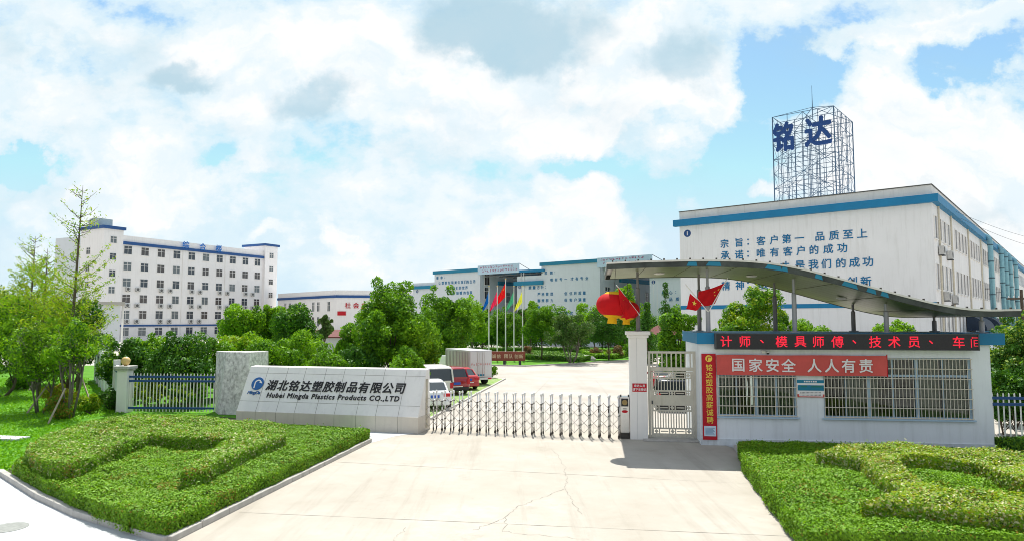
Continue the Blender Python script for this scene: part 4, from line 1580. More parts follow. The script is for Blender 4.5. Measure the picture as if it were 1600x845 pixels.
# ------------------------------------------------------------------ lanterns and flags on the canopy
def lantern(name, label, loc, s, tilt):
    r = empty(name, loc, 0, label, 'lantern', 'red lanterns under the canopy')
    r.rotation_euler = (0, math.radians(tilt), 0)
    prof = [(0.2 * s, -0.3 * s)]
    for i in range(13):
        a = -62 + 124 * i / 12
        prof.append((0.14 * s + 0.44 * s * math.cos(math.radians(a)), 0.40 * s * math.sin(math.radians(a))))
    n = 48
    mb = MB()
    mb.lathe(prof, n)
    for i, (x, y, z) in enumerate(mb.v):
        k = i % n
        f = 0.975 if k % 3 == 0 else 1.0
        mb.v[i] = (x * f, y * f, z)
    mb.build('body', m_lantern, r, smooth=True)
    MB().lathe([(0.36 * s, 0.29 * s), (0.34 * s, 0.35 * s), (0.26 * s, 0.42 * s), (0.1 * s, 0.46 * s)], 24).build('top_cap', m_lanterny, r, smooth=True)
    MB().lathe([(0.34 * s, -0.31 * s), (0.30 * s, -0.40 * s), (0.17 * s, -0.46 * s), (0.15 * s, -0.48 * s), (0.17 * s, -0.64 * s)], 24).build('fringe', m_lanterny, r)
    MB().tube([(0, 0, 0.42 * s), (0.02, 0, 1.22 * s)], 0.008, 5).build('cord', m_steel_d, r)
    return r


p = V(958, 476, 22.9)
lantern('red_lantern', 'fat red silk lantern with yellow trim hanging at the canopy corner', p, 0.98, 4)
p = V(979, 484, 24.3)
lantern('red_lantern', 'second red lantern half hidden behind the drooping flag', p, 0.80, 2)
m_flagred = cloth_mat('red_flag_cloth', '#d8121c', 0.35)


def star(mb, cx, cz, r, rot, y):
    pts = []
    for i in range(10):
        a = math.radians(90 + rot + 36 * i)
        q = r if i % 2 == 0 else r * 0.4
        pts.append((cx + q * math.cos(a), cz + q * math.sin(a)))
    return pts


def flag_mesh(quad, n=18, m=12, wave=0.05, depth=Vector((0, 1, 0))):
    """rippled cloth stretched between four corners: hoist top, hoist bottom, fly bottom, fly top"""
    a, b, c, d = [Vector(q) for q in quad]

    def P(s, t):
        p = a.lerp(d, s).lerp(b.lerp(c, s), t)
        return p + depth * (wave * s * math.sin(s * 7 + t * 2.5) + wave * 0.6 * s * math.sin(s * 13 - t * 5)) + Vector((0, 0, -0.06 * math.sin(PI * s) * 1.0)) * (0.5 + t * 0.3)
    vs = [P(i / n, j / m) for i in range(n + 1) for j in range(m + 1)]
    fs = [(i * (m + 1) + j, i * (m + 1) + j + 1, (i + 1) * (m + 1) + j + 1, (i + 1) * (m + 1) + j) for i in range(n) for j in range(m)]
    return MB().add(vs, fs), P


def flag(name, label, quad, stick, mat, emblem=None, group=None, wave=0.05, cat='flag'):
    o0 = Vector(stick[0])
    r = empty(name, o0, 0, label, cat, group)
    mb, P = flag_mesh([Vector(q) - o0 for q in quad], wave=wave)
    mb.build('cloth', mat, r, smooth=True)
    MB().tube([Vector(s) - o0 for s in stick], 0.017, 7).build('stick', m_white_trim, r)
    if emblem:
        e = MB()
        for (cs, ct, rad, rot) in emblem:
            pts = star(None, 0, 0, rad, rot, 0)
            for off in (-0.014, 0.014):
                vs = []
                for (x, z) in [(0, 0)] + pts:
                    q = P(max(0.01, min(0.99, cs + x)), max(0.01, min(0.99, ct - z)))
                    vs.append(q + Vector((0, off, 0)))
                e.add(vs, [(0, 1 + i, 1 + (i + 1) % 10) for i in range(10)])
        e.build('emblem', m_yellow, r)
    return r


def pole_pt(u, v, z):
    q = gp0 @ Vector((u, v, z))
    return q


five = [(0.17, 0.27, 0.09, 0), (0.34, 0.12, 0.03, 20), (0.40, 0.22, 0.03, 0), (0.40, 0.36, 0.03, 10), (0.34, 0.46, 0.03, 30)]
# flag hanging from a slanted stick fixed to the pillar column
yA = 22.3
flag('canopy_flag', 'red flag drooping along a slanted stick beside the lanterns', [V(966, 449, yA), V(996, 487, yA + .6), V(978, 499, yA + .3), V(969, 477, yA)],
     [V(963, 445, yA), V(1000, 492, yA + 1.9)], m_flagred, [(0.3, 0.35, 0.09, 0)], 'red flags on the canopy posts', 0.04)
yB = 22.9
flag('canopy_flag', 'small red flag with yellow star bunched left of the second post', [V(1078, 458, yB), V(1096, 473, yB), V(1088, 485, yB - .1), V(1072, 482, yB - .1)],
     [V(1071, 444, yB), V(1106, 486, yB + 0.3)], m_flagred, [(0.35, 0.5, 0.2, 0)], 'red flags on the canopy posts', 0.04)
flag('canopy_flag', 'large red flag with small stars flying right from the second post', [V(1132, 442, yB + .5), V(1117, 474, yB + .6), V(1089, 477, yB + .9), V(1092, 455, yB + .9)],
     [V(1137, 434, yB + .5), V(1107, 487, yB + .6)], m_flagred, [(0.15, 0.25, 0.05, 0), (0.3, 0.3, 0.05, 0), (0.22, 0.5, 0.05, 0)], 'red flags on the canopy posts', 0.05)

# ------------------------------------------------------------------ flagpoles in the garden
rows = [(776 - 12, 'blue', '#0a5fae', 'plain blue flag', 448), (777, 'rose', '#e8305c', 'rose red flag', 448), (790, 'red', '#e01218', 'bright red flag with yellow stars', 437),
        (803, 'green', '#4aa77c', 'pale green flag', 448), (816.5, 'yellow', '#e6e24a', 'pale yellow flag', 448)]
for (px, nm, hx, what, ty) in rows:
    Y = 71.0
    b = at(px, Y)
    top_z = V(px, ty, Y).z
    r = empty('flagpole', (b[0], b[1], 0), 0, 'tall white flagpole flying a ' + what, 'flagpole', 'flagpoles behind the red brown board')
    MB().tube([(0, 0, 0), (0, 0, top_z * 0.5), (0, 0, top_z)], [0.075, 0.06, 0.04], 10).build('pole', m_white_trim, r)
    MB().lathe([(0.02, 0), (0.07, 0.03), (0.08, 0.08), (0.05, 0.13), (0.01, 0.15)], 12, 0, (0, 0, top_z)).build('finial', m_gold_glass, r, smooth=True)
    fh = 1.4 if nm == 'red' else 1.15
    z0 = top_z - (0.35 if nm == 'red' else 0.45)
    k = {'blue': 0, 'rose': 1, 'red': 2, 'green': 3, 'yellow': 4}[nm]
    sw = [-0.72, -0.85, -1.1, -0.9, -0.9][k]
    mb, P = flag_mesh([Vector((-0.04, 0, z0)), Vector((-0.04, 0.02, z0 - fh)), Vector((sw, 0.25, z0 - fh - 1.05)), Vector((sw * 0.80, 0.3, z0 - 1.55))], wave=0.16)
    mb.build('flag', cloth_mat(nm + '_flag_cloth', hx, 0.4), r, smooth=True)
    if nm == 'red':
        e = MB()
        for (cs, ct, rad, rot) in five:
            vs = [P(max(0.01, cs + x), max(0.01, ct - z)) + Vector((0, -0.02, 0)) for (x, z) in [(0, 0)] + star(None, 0, 0, rad, rot, 0)]
            e.add(vs, [(0, 1 + i, 1 + (i + 1) % 10) for i in range(10)])
        e.build('emblem', m_yellow, r)

# red-brown board in front of the flagpoles
b0, b1 = V(754, 560, 64.5), V(821, 560, 64.0)
BD = empty('slogan_board', (b0.x - 2.1, b0.y, 0), math.atan2(b1.y - b0.y, b1.x - b0.x + 2.1), 'long low red brown board with pale gold characters on the lawn', 'board')
BL = b1.x - b0.x + 2.1
zb0, zb1 = V(790, 563, 64.3).z, V(790, 548.5, 64.3).z
MB().box(0, BL, 0, 0.22, zb0, zb1).build('panel', m_brownboard, BD, bevel=0.02)
for x in (0.5, BL * 0.35, BL * 0.68, BL - 0.5):
    MB().box(x - 0.12, x + 0.12, 0.04, 0.18, 0, zb0).build('leg', m_darkframe, BD)
zc = (zb0 + zb1) / 2


def bxx(px):
    return V(px, 556, 64.2).x - BD.location.x


for s_, px in (('敬', 752), ('业', 759.5), ('诚', 772), ('信', 779.5), ('团', 791), ('队', 798.5), ('创', 807), ('新', 814.5)):
    text(s_, 0.40, m_goldpaint, BD, wall_m(bxx(px), zc, -0.012), 'character', 0.006, 0.012)

# ------------------------------------------------------------------ buildings
def window_kit(w, h, glass, fr=0.06, mull=1, transom=0.34):
    f = MB()
    f.box(-w / 2, w / 2, -0.08, 0.0, -h / 2, -h / 2 + fr).box(-w / 2, w / 2, -0.08, 0.0, h / 2 - fr, h / 2)
    f.box(-w / 2, -w / 2 + fr, -0.08, 0, -h / 2 + fr, h / 2 - fr).box(w / 2 - fr, w / 2, -0.08, 0, -h / 2 + fr, h / 2 - fr)
    for k in range(mull):
        x = -w / 2 + w * (k + 1) / (mull + 1)
        f.box(x - fr / 2, x + fr / 2, -0.075, 0, -h / 2 + fr, h / 2 - fr)
    if transom:
        z = h / 2 - h * transom
        f.box(-w / 2 + fr, w / 2 - fr, -0.07, 0, z - fr / 2, z + fr / 2)
    f.box(-w / 2 - 0.05, w / 2 + 0.05, -0.14, 0, -h / 2 - 0.08, -h / 2 - 0.002)
    fm = f.mesh('window', m_white_trim)
    panes = [MB().box(-w / 2 + fr * .5, w / 2 - fr * .5, -0.03, -0.004, -h / 2 + fr * .5, h / 2 - fr * .5).mesh('pane', g) for g in glass]
    return fm, panes


def put_window(kit, parent, x, y, z, rz=0, rnd=random):
    f = share('window', kit[0], parent, (x, y, z), rz)
    share('pane', rnd.choice(kit[1]), f)
    return f


rw = random.Random(8)

# --- left office block
oa = np.array([.465, .885])
oa /= np.hypot(*oa)
OB = empty('office_block', (-79.35, 137.0, 0), math.atan2(oa[1], oa[0]), 'long six storey white office block with navy roof bands and stair towers at both ends', 'building')
MB().box(0.02, 36.6, 0, 14, 0, 20.6).build('main_wall', m_white_far, OB)
pa = MB().box(0.02, 36.6, 0.0, 0.3, 20.6, 21.4).box(0.02, 36.6, 13.7, 14, 20.6, 21.4)
pa.build('parapet', m_white_far, OB)
MB().box(-0.2, 37.0, -0.35, -0.002, 19.55, 20.15).build('blue_band', m_officeblue, OB)
MB().box(0.02, 36.6, -0.18, -0.002, 2.95, 3.3).build('lower_band', m_officeblue, OB)
tw1 = MB().box(-4.0, 0.02, -0.6, 7.0, 0, 22.3)
tw1.build('stair_tower', m_white_far, OB)
MB().box(-4.35, 0.35, -0.95, 7.4, 22.3, 22.9).build('tower_roof_band', m_officeblue, OB)
MB().box(36.6, 40.6, -0.6, 7.0, 0, 22.75).build('stair_tower', m_white_far, OB)
MB().box(36.2, 41.0, -0.95, 7.4, 22.75, 23.3).build('tower_roof_band', m_officeblue, OB)
MB().box(-3.7, 0.0, 6.99, 16.5, 0, 21.2).build('side_wing', m_grey_wall, OB)
MB().box(-3.5, -0.6, 2.2, 5.2, 22.9, 24.6).build('roof_tank_room', M('grey_green_tank_room', (0.42, 0.5, 0.5), 0.8, 0.15, 1), OB)
kit_o = window_kit(1.75, 1.75, m_glassd)
kit_s = window_kit(1.35, 1.4, m_glassd)
cols = [1.45 + 3.7 * k for k in range(10)]
for r_, z in enumerate((18.45, 15.15, 11.9, 8.6, 5.35, 1.85)):
    for x in cols:
        put_window(kit_o, OB, x, 0, z, 0, rw)
for z in (20.2, 16.85, 13.5, 10.2, 6.9):
    put_window(kit_s, OB, -2.0, -0.6, z, 0, rw)
for z in (20.4, 17.1, 13.8, 10.5, 7.2):
    put_window(kit_s, OB, 38.6, -0.6, z, 0, rw)
for z in (18.0, 14.6, 11.3):
    put_window(kit_s, OB, -4.0, 4.2, z, -PI / 2, rw)
for x in (12.4, 23.6):
    MB().tube([(x + 1.65, -0.06, 0.2), (x + 1.65, -0.06, 19.5)], 0.07, 8).build('rain_pipe', m_white_trim, OB)
chars('综合楼', 14.4, 23.0, 20.75, 1.75, m_officeletter, OB, y=-0.45, name='lettering', extrude=0.05, bold=0.008)
m_ac_dark = M('dark_fan_grille', (0.12, 0.12, 0.12), 0.7, 0.2, 6)


def ac_meshes(w, h, d):
    a = MB().box(-w / 2, w / 2, -d, -0.05, 0, h)
    a1 = a.mesh('air_conditioner', m_aircon)
    g = MB().lathe([(h * 0.4, 0), (h * 0.4, 0.015)], 18)
    for i, (x, y, z) in enumerate(g.v):
        g.v[i] = (x - w * 0.12, -d - z, y + h / 2)
    g1 = g.mesh('fan_grille', m_ac_dark)
    b = MB().box(-w * .4, -w * .3, -d, 0, -0.08, 0).box(w * .3, w * .4, -d, 0, -0.08, 0)
    b1 = b.mesh('bracket', m_darkframe)
    return a1, g1, b1


acm = ac_meshes(0.95, 0.75, 0.42)
ORD = ['first', 'second', 'third', 'fourth', 'fifth', 'sixth', 'seventh', 'eighth', 'ninth', 'tenth']
om = Matrix.Translation((-79.35, 137.0, 0)) @ Matrix.Rotation(math.atan2(oa[1], oa[0]), 4, 'Z')
fl_words = {11.9: 'third window row down', 8.6: 'fourth window row down', 5.35: 'fifth window row down'}
for z in (11.9, 8.6, 5.35):
    for k in range(10):
        side_ = 0.25 if k % 2 == 0 else -1.35
        w_ = cols[k] + side_
        q = om @ Vector((w_, 0, z - 1.72))
        r = empty('air_conditioner', q, math.atan2(oa[1], oa[0]),
                  'white air conditioner below the %s window of the %s' % (ORD[k], fl_words[z]), 'air conditioner', 'air conditioners on the office block')
        share('casing', acm[0], r)
        share('fan_grille', acm[1], r)
        share('bracket', acm[2], r)
        MB().tube([(0.55, -0.05, 0.3), (0.62, -0.05, 0.9), (0.6, -0.05, 2.3)], 0.025, 5).build('hose', m_white_trim, r)
# low annex in front of the office block on the left
AX = empty('gate_annex', (-56.2, 93.5, 0), math.radians(32), 'grey flat roofed entrance annex standing before the left end of the office block', 'building')
MB().box(-9, 2.0, 0, 5, 0, 6.3).build('wall', m_grey_wall, AX)
MB().box(-9.4, 2.5, -0.5, 5.4, 6.301, 6.75).build('roof', M('grey_brown_roof_edge', (0.42, 0.4, 0.37), 0.8, 0.1, 1), AX)
for k in range(6):
    MB().tube([(2.4, 0.2 + k * .8, 0), (2.4, 0.2 + k * .8, 6.3)], 0.05, 6).build('bar', m_white_trim, AX)

# --- low building beside it
lc0 = Vector((-38.94, 150.0))
LB = empty('low_building', (lc0.x, lc0.y, 0), 0, 'low two storey white building with blue band right of the office block', 'building')
lftd = (Vector((-59.0, 171.0)) - lc0)
la = math.atan2(-lftd.y, -lftd.x)
LL = lftd.length
LB.rotation_euler = (0, 0, la)
MB().box(-LL, 0, 0, 14, 0, 10.4).box(-LL, 0, 0, 0.3, 10.4, 10.85).build('front_wall', m_white_far, LB)
MB().box(-LL, 0.3, -0.2, -0.002, 9.2, 9.75).build('blue_band', m_officeblue, LB)
MB().box(-LL, 0.3, -0.2, -0.002, 1.2, 1.6).build('base_band', m_officeblue, LB)
kit_l = window_kit(1.2, 2.2, m_glassd)
for k in range(7):
    for z in (7.3, 3.9):
        put_window(kit_l, LB, -3.0 - 3.6 * k - (1.2 if k % 2 else 0), 0, z, 0, rw)
EW = MB()
ra = -la + math.radians(12)
EWo = MB().box(0.02, 22, 0.02, 14, 0, 10.4).box(0.02, 22, 0.02, 0.3, 10.4, 10.84).build('end_wall', m_white_far, LB, rz=ra)
MB().box(0.02, 22, -0.18, 0.018, 9.2, 9.75).build('blue_band', m_officeblue, LB, rz=ra)
t_ = chars('社会主义核心', 2.6, 11.5, 7.5, 1.35, m_red, LB, y=-0.05, extrude=0.02, bold=0.02)
t_.rotation_euler = (0, 0, ra)
rs = MB().box(0.4, 2.2, -0.12, 0.018, 5.3, 6.2).build('red_sign', m_red, LB, rz=ra)
SH = empty('red_roof_shed', at(525, 88) + (0,), math.radians(-8), 'small shed with a brown red tiled roof among the trees', 'shed')
MB().box(-4, 4.2, 0, 4, 0, 2.0).build('wall', m_grey_wall, SH)
MB().hexa([(-4.4, -0.6, 1.95), (4.6, -0.6, 1.95), (4.6, 4.4, 2.8), (-4.4, 4.4, 2.8)], [(-4.4, -0.6, 2.1), (4.6, -0.6, 2.1), (4.6, 4.4, 2.95), (-4.4, 4.4, 2.95)]).build('roof', m_tile, SH)

# --- building 1 (right)
P1 = np.array([31.27, 50.0])
A1 = np.array([-1260., 1060.])
A1 /= np.hypot(*A1)
ang1 = math.atan2(-A1[1], -A1[0])
WB1 = 20.35
c1 = P1 + A1 * WB1
B1 = empty('factory_building', (float(c1[0]), float(c1[1]), 0), ang1, 'large white three storey factory block with blue band and slogans, nearest on the right', 'building')
m1 = Matrix.Translation((float(c1[0]), float(c1[1]), 0)) @ Matrix.Rotation(ang1, 4, 'Z')
DB = 135
MB().box(0, WB1, 0, DB, 0, 13.6).build('wall', m_white, B1)
ppt = MB().box(0, WB1, 0, 0.25, 13.6, 14.25).box(WB1 - 0.25, WB1, 0.25, DB, 13.6, 14.25).box(0, 0.25, 0.25, DB, 13.6, 14.25)
ppt.build('parapet', M('weathered_parapet_render', (0.68, 0.67, 0.64), 0.85, 0.08, 0.8, streak=0.5, dirt=(0.38, 0.37, 0.34)), B1)
cop = MB().box(-0.04, WB1 + 0.04, -0.05, 0.3, 14.25, 14.33).box(WB1 - 0.3, WB1 + 0.05, 0.3, DB, 14.25, 14.33)
cop.build('coping', M('dark_coping', (0.12, 0.12, 0.11), 0.9, 0.4, 2), B1)
MB().box(-0.45, WB1 + 0.45, -0.45, -0.002, 12.9, 13.5).box(WB1 + 0.002, WB1 + 0.45, -0.002, DB, 12.9, 13.5).build('blue_eave', m_blue, B1)
MB().box(-0.02, WB1 + 0.02, -0.03, -0.002, 5.2, 5.55).build('blue_stripe', m_blue, B1)


def fx(px, py, root_P, A, Wd):
    """survey: (x, z) on a front facade measured from its left corner"""
    r = ray(px, py)
    n = np.array([A[1], -A[0], 0])
    P = np.array([root_P[0], root_P[1], 0])
    Q = CAM + r * (n.dot(P - CAM) / n.dot(r)) - P
    return Wd - float(Q[:2].dot(A)), float(Q[2])


def line_on(root, P, A, Wd, items, z, size, y=-0.02, bold=0.017):
    """one line of painted characters at surveyed columns"""
    return glyph_line([(ch, fx(px, py, P, A, Wd)[0], z) for ch, px, py in items], size, m_letterblue, root, y, extrude=0.008, bold=bold)


line_on(B1, P1, A1, WB1, [('宗', 1132, 380), ('旨', 1155, 377), ('：', 1169, 378), ('客', 1189, 375), ('户', 1209, 372), ('第', 1229, 371), ('一', 1249, 371), ('品', 1281, 368), ('质', 1303, 366), ('至', 1325, 365), ('上', 1347, 363)], 11.0, 0.80)
line_on(B1, P1, A1, WB1, [('承', 1133, 399), ('诺', 1155, 399), ('：', 1169, 400), ('唯', 1189, 395), ('有', 1210, 394), ('客', 1231, 393), ('户', 1251, 392), ('的', 1272, 391), ('成', 1294, 388), ('功', 1316, 387)], 9.95, 0.80)
line_on(B1, P1, A1, WB1, [('才', 1226, 414), ('是', 1250, 413), ('我', 1271, 413), ('们', 1291, 414), ('的', 1314, 411), ('成', 1335, 411), ('功', 1356, 409)], 8.75, 0.82)
line_on(B1, P1, A1, WB1, [('精', 1134, 447), ('神', 1156, 447), ('：', 1169, 446), ('敬', 1193, 446), ('业', 1214, 446), ('诚', 1241, 443), ('信', 1262, 442), ('团', 1288, 440), ('队', 1308, 439), ('创', 1331, 437), ('新', 1353, 436)], 7.25, 0.82)


def number_disc(root, x, z, n, r):
    d = MB().lathe([(r, 0), (r, 0.02)], 28).build('number_disc', m_navy, root)
    d.matrix_local = wall_m(x, z, -0.004)
    text(n, r * 1.5, m_whiteprint, root, wall_m(x, z, -0.03), 'number', 0.004, 0.03)


number_disc(B1, WB1 - 19.57, 12.2, '1', 0.34)
# side wall windows
kit_1 = window_kit(1.0, 1.75, m_glassd, 0.035, 0, 0)
kit_1b = window_kit(1.0, 1.9, m_glassd, 0.035, 0, 0)
rows1 = ((11.15, kit_1), (7.45, kit_1b), (3.6, kit_1b))
cnt = 0
far = MB()
for k in range(58):
    y = 0.85 + 2.1 * k
    if k in (4, 9, 14, 18):
        continue
    for z, kt in rows1:
        if cnt < 96 and k < 36:
            put_window(kt, B1, WB1, y, z, PI / 2, rw)
            cnt += 1
        else:
            far.box(WB1 + 0.002, WB1 + 0.05, y - 0.45, y + 0.45, z - 0.9, z + 0.9)
fw = far.build('far_windows', m_glassd[2], B1)
fw['kind'] = 'stuff'
for y, m_, zt in ((8.6, m_pipe, 12.9), (2.2, m_pipe, 12.9), (19.6, m_pipe, 12.9), (30.0, m_pipe, 12.9)):
    MB().tube([(WB1 + 0.09, y, 0), (WB1 + 0.09, y, zt)], 0.07, 8).build('rain_pipe', m_, B1)
acb = ac_meshes(0.8, 0.66, 0.4)
for (y, z, lb) in ((2.1, 9.15, 'air conditioner on the factory side wall, upper and nearest the corner'), (6.3, 9.1, 'air conditioner on the factory side wall, upper right one by the drain pipe'),
                   (3.8, 5.75, 'air conditioner on the factory side wall, lower and nearer the corner'), (8.0, 5.6, 'air conditioner on the factory side wall, lower one beyond the drain pipe')):
    q = m1 @ Vector((WB1, y, z))
    r = empty('air_conditioner', q, ang1 + PI / 2, 'grey white ' + lb, 'air conditioner', 'air conditioners on the factory side wall')
    share('casing', acb[0], r)
    share('fan_grille', acb[1], r)
    share('bracket', acb[2], r)
dl = ['nearest and thickest pale blue duct pipe climbing the factory side wall', 'pale blue duct pipe just beyond the nearest one on the factory side',
      'pale blue duct pipe in the middle of the far cluster on the factory side', 'fourth pale blue duct pipe along the factory side wall', 'farthest pale blue duct pipe at the end of the factory side wall']
for i, (y, rr_, z0) in enumerate(((32.0, 0.26, 3.4), (45, 0.25, 3.4), (51, 0.26, 3.4), (58, 0.27, 3.4), (68, 0.28, 3.4))):
    q = m1 @ Vector((WB1 + 0.75, y, 0))
    r = empty('exhaust_duct', q, ang1, dl[i], 'duct', 'exhaust ducts on the factory side wall')
    d = MB()
    pts = [(0, 0, z0), (0, 0, 12.75)] + [(-0.75 + 0.75 * math.cos(math.radians(a)), 0, 12.75 + 0.75 * math.sin(math.radians(a))) for a in (20, 40, 60, 80, 90)] + [(-2.2, 0, 13.5)]
    d.tube(pts, rr_, 14)
    d.build('pipe', m_duct, r, smooth=True)
    bnd = MB()
    for z in (5.2, 7.0, 8.8, 10.6, 12.4):
        bnd.tube([(0, 0, z - 0.06), (0, 0, z + 0.06)], rr_ + 0.03, 14)
    bnd.build('flange', M('dark_flange', (0.06, 0.12, 0.15), 0.6, 0.1, 3), r)
    MB().box(-0.75, rr_, -0.04, 0.04, 7.6, 7.68).box(-0.75, -0.69, -0.04, 0.04, 6.9, 7.6).build('bracket', m_darkframe, r)
q = m1 @ Vector((WB1 + 0.05, 12.0, 0))
LS = empty('lean_to_shed', q, ang1, 'low white lean to with dark arched awning along the factory side', 'shed')
MB().box(0, 1.8, 0, 30, 0, 2.9).build('wall', m_guard, LS)
MB().box(-0.0, 2.1, -0.2, 30.2, 2.901, 3.1).build('roof', m_teal, LS)
for ya in (3, 16):
    aw = MB()
    ring = []
    for k in range(9):
        a = PI * k / 16
        ring.append((0.1 + 1.5 * math.sin(PI / 2 - a), 3.3 + 1.3 * math.sin(a)))
    aw.loft([[(x, ya, z) for x, z in ring] + [(0.1, ya, 3.3)], [(x, ya + 7, z) for x, z in ring] + [(0.1, ya + 7, 3.3)]])
    aw.build('awning', M('dark_navy_awning', (0.02, 0.035, 0.06), 0.7, 0.2, 2), LS)

# --- rooftop sign tower on building 1
TW = empty('rooftop_sign_tower', m1 @ Vector((WB1 - 13.2, 5.0, 13.6)), ang1, 'blue steel lattice tower with two big navy characters on the factory roof', 'sign tower')
TWW, TWD, TWH = 5.35, 6.4, 9.5
fr_ = MB()
th_ = 0.035
NXs, NZs = 4, 7
for y in (0, TWD * 0.33, TWD * .66, TWD):
    for i in range(NXs + 1):
        x = TWW * i / NXs
        big_ = (i in (0, NXs)) and y in (0, TWD)
        fr_.tube([(x, y, 0), (x, y, TWH)], 0.055 if big_ else 0.03, 5)
    for j in range(NZs + 1):
        z = TWH * j / NZs
        fr_.tube([(0, y, z), (TWW, y, z)], 0.03, 4)
for x in (0, TWW * .5, TWW):
    for j in range(NZs + 1):
        z = TWH * j / NZs
        fr_.tube([(x, 0, z), (x, TWD, z)], 0.028, 4)
    for y in np.linspace(0, TWD, 6):
        fr_.tube([(x, y, 0), (x, y, TWH)], 0.028, 4)
fr_.build('frame', m_rust, TW)
br_ = MB()
for j in range(NZs):
    z0, z1 = TWH * j / NZs, TWH * (j + 1) / NZs
    for i in range(NXs):
        x0_, x1_ = TWW * i / NXs, TWW * (i + 1) / NXs
        for y in (0, TWD):
            s_ = (i + j) % 2
            br_.tube([(x0_, y, z0 if s_ else z1), (x1_, y, z1 if s_ else z0)], 0.018, 4)
    for i in range(5):
        y0_, y1_ = TWD * i / 5, TWD * (i + 1) / 5
        for x in (0, TWW):
            s_ = (i + j) % 2
            br_.tube([(x, y0_, z0 if s_ else z1), (x, y1_, z1 if s_ else z0)], 0.018, 4)
for j in range(0, NZs, 2):
    z0, z1 = TWH * j / NZs, TWH * min(NZs, j + 2) / NZs
    br_.tube([(0, 0, z0), (TWW, 0, z1)], 0.03, 4)
    br_.tube([(0, TWD, z1), (TWW, TWD, z0)], 0.025, 4)
    br_.tube([(0, 0, z0), (TWW, TWD, z1)], 0.02, 4)
br_.build('bracing', m_rust, TW)
ms_ = MB()
cxm, cym = TWW / 2, TWD / 2
for (x, y) in ((0, 0), (TWW, 0), (0, TWD), (TWW, TWD)):
    ms_.tube([(x, y, TWH), (cxm, cym, TWH + 1.2)], 0.03, 4)
ms_.tube([(cxm, cym, TWH), (cxm, cym, TWH + 1.2), (cxm, cym, TWH + 3.3)], [0.04, 0.04, 0.015], 5)
ms_.build('lightning_mast', m_rust, TW)
m_towerletter = M('navy_sign_character_sheet', (0.010, 0.055, 0.21), 0.5, 0.08, 2)
text('铭', 2.8, m_towerletter, TW, wall_m(0.98, 7.45, -0.12), 'character', 0.06, 0.03, xs=0.70)
text('达', 2.8, m_towerletter, TW, wall_m(4.02, 7.45, -0.12), 'character', 0.06, 0.03, xs=0.84)

# --- building 2, 3, 4
P2_ = np.array([21.33, 105.0])          # its left front corner
B2 = empty('factory_building', (21.33, 105.0, 0), ang1, 'white factory block with painted slogan half hidden behind the nearest factory', 'building')
MB().box(0, 26, 0, 60, 0, 11.4).build('wall', m_grey_wall, B2)
MB().box(0, 26, 0, 0.3, 11.4, 12.1).build('parapet', m_grey_wall, B2)
MB().box(-0.4, 26.4, -0.4, -0.002, 10.75, 11.35).build('blue_eave', m_teal, B2)
number_disc(B2, 0.66, 10.06, '2', 0.30)
line_on(B2, P2_, A1, 0, [('核', 1037, 457), ('心', 1048, 457), ('：', 1056, 457)], 8.4, 0.62)
line_on(B2, P2_, A1, 0, [('品', 1048, 467.5), ('质', 1058.5, 467.5)], 7.38, 0.62)
line_on(B2, P2_, A1, 0, [('人', 1060, 478)], 6.3, 0.7)

P3_ = np.array([14.27, 110.0])
WB3 = 17.5
c3 = P3_ + A1 * WB3
B3 = empty('factory_building', (float(c3[0]), float(c3[1]), 0), ang1, 'pale factory block with tall painted front left of the lantern, third from the gate', 'building')
MB().box(WB3 - 11.96, WB3, 0, 55, 0, 13.55).build('tall_wall', m_grey_wall, B3)
MB().box(WB3 - 12.2, WB3 + 0.2, -0.25, 55.2, 13.55, 14.15).build('top_band', m_teal, B3)
MB().box(0, WB3 - 11.961, 0.05, 55, 0, 11.4).box(0, WB3 - 11.961, 0.05, 0.3, 11.4, 12.0).build('low_wall', m_grey_wall, B3)
MB().box(-0.5, WB3 - 11.5, -0.35, -0.002, 10.35, 11.05).build('blue_eave', m_teal, B3)
number_disc(B3, WB3 - 16.86, 10.1, '3', 0.3)
L3 = lambda it, z, s=0.62: line_on(B3, P3_, A1, WB3, it, z, s)
L3([('思', 853, 426), ('想', 861.5, 426), ('：', 867, 426)], 12.3)
L3([('唯', 862, 437), ('有', 869, 437), ('专', 876.5, 437), ('一', 884, 437), ('才', 894, 436), ('有', 901.5, 435.5), ('专', 909, 435), ('业', 917, 434.5)], 11.1)
L3([('质', 828, 449), ('量', 834.5, 449), ('方', 841, 449), ('针', 847.5, 449), ('：', 852, 449)], 9.9)
L3([('严', 842, 460), ('格', 848.5, 460), ('管', 855, 460), ('理', 862, 460), ('创', 884, 458), ('优', 892, 458), ('异', 899, 458), ('质', 906, 457), ('量', 913, 457)], 8.7)
L3([('群', 842, 470), ('策', 848.5, 470), ('群', 855, 470), ('力', 862, 470), ('保', 884, 469), ('客', 892, 469), ('户', 899, 468), ('满', 906, 468), ('意', 913, 468)], 7.6)
L3([('团', 828, 481), ('队', 835, 481), ('管', 842, 480), ('理', 849, 480), ('：', 853, 480)], 6.4)
L3([('以', 862, 489), ('人', 869, 489), ('权', 877, 489), ('创', 885, 489), ('优', 893, 488), ('业', 913, 487)], 5.4)
kit_3 = window_kit(1.5, 2.2, m_glassd)
for y, z in ((2.2, 8.6), (2.2, 4.4), (2.2, 12.2)):
    put_window(kit_3, B3, WB3, y, z, PI / 2, rw)
kit_3b = window_kit(1.2, 2.0, m_glassd)
for k in range(8):
    for z in (8.2, 4.4):
        put_window(kit_3b, B3, WB3, 9 + 3.2 * k, z, PI / 2, rw)
MB().box(WB3 + 0.002, WB3 + 0.35, 6, 54, 10.6, 11.3).build('side_eave', m_teal, B3)

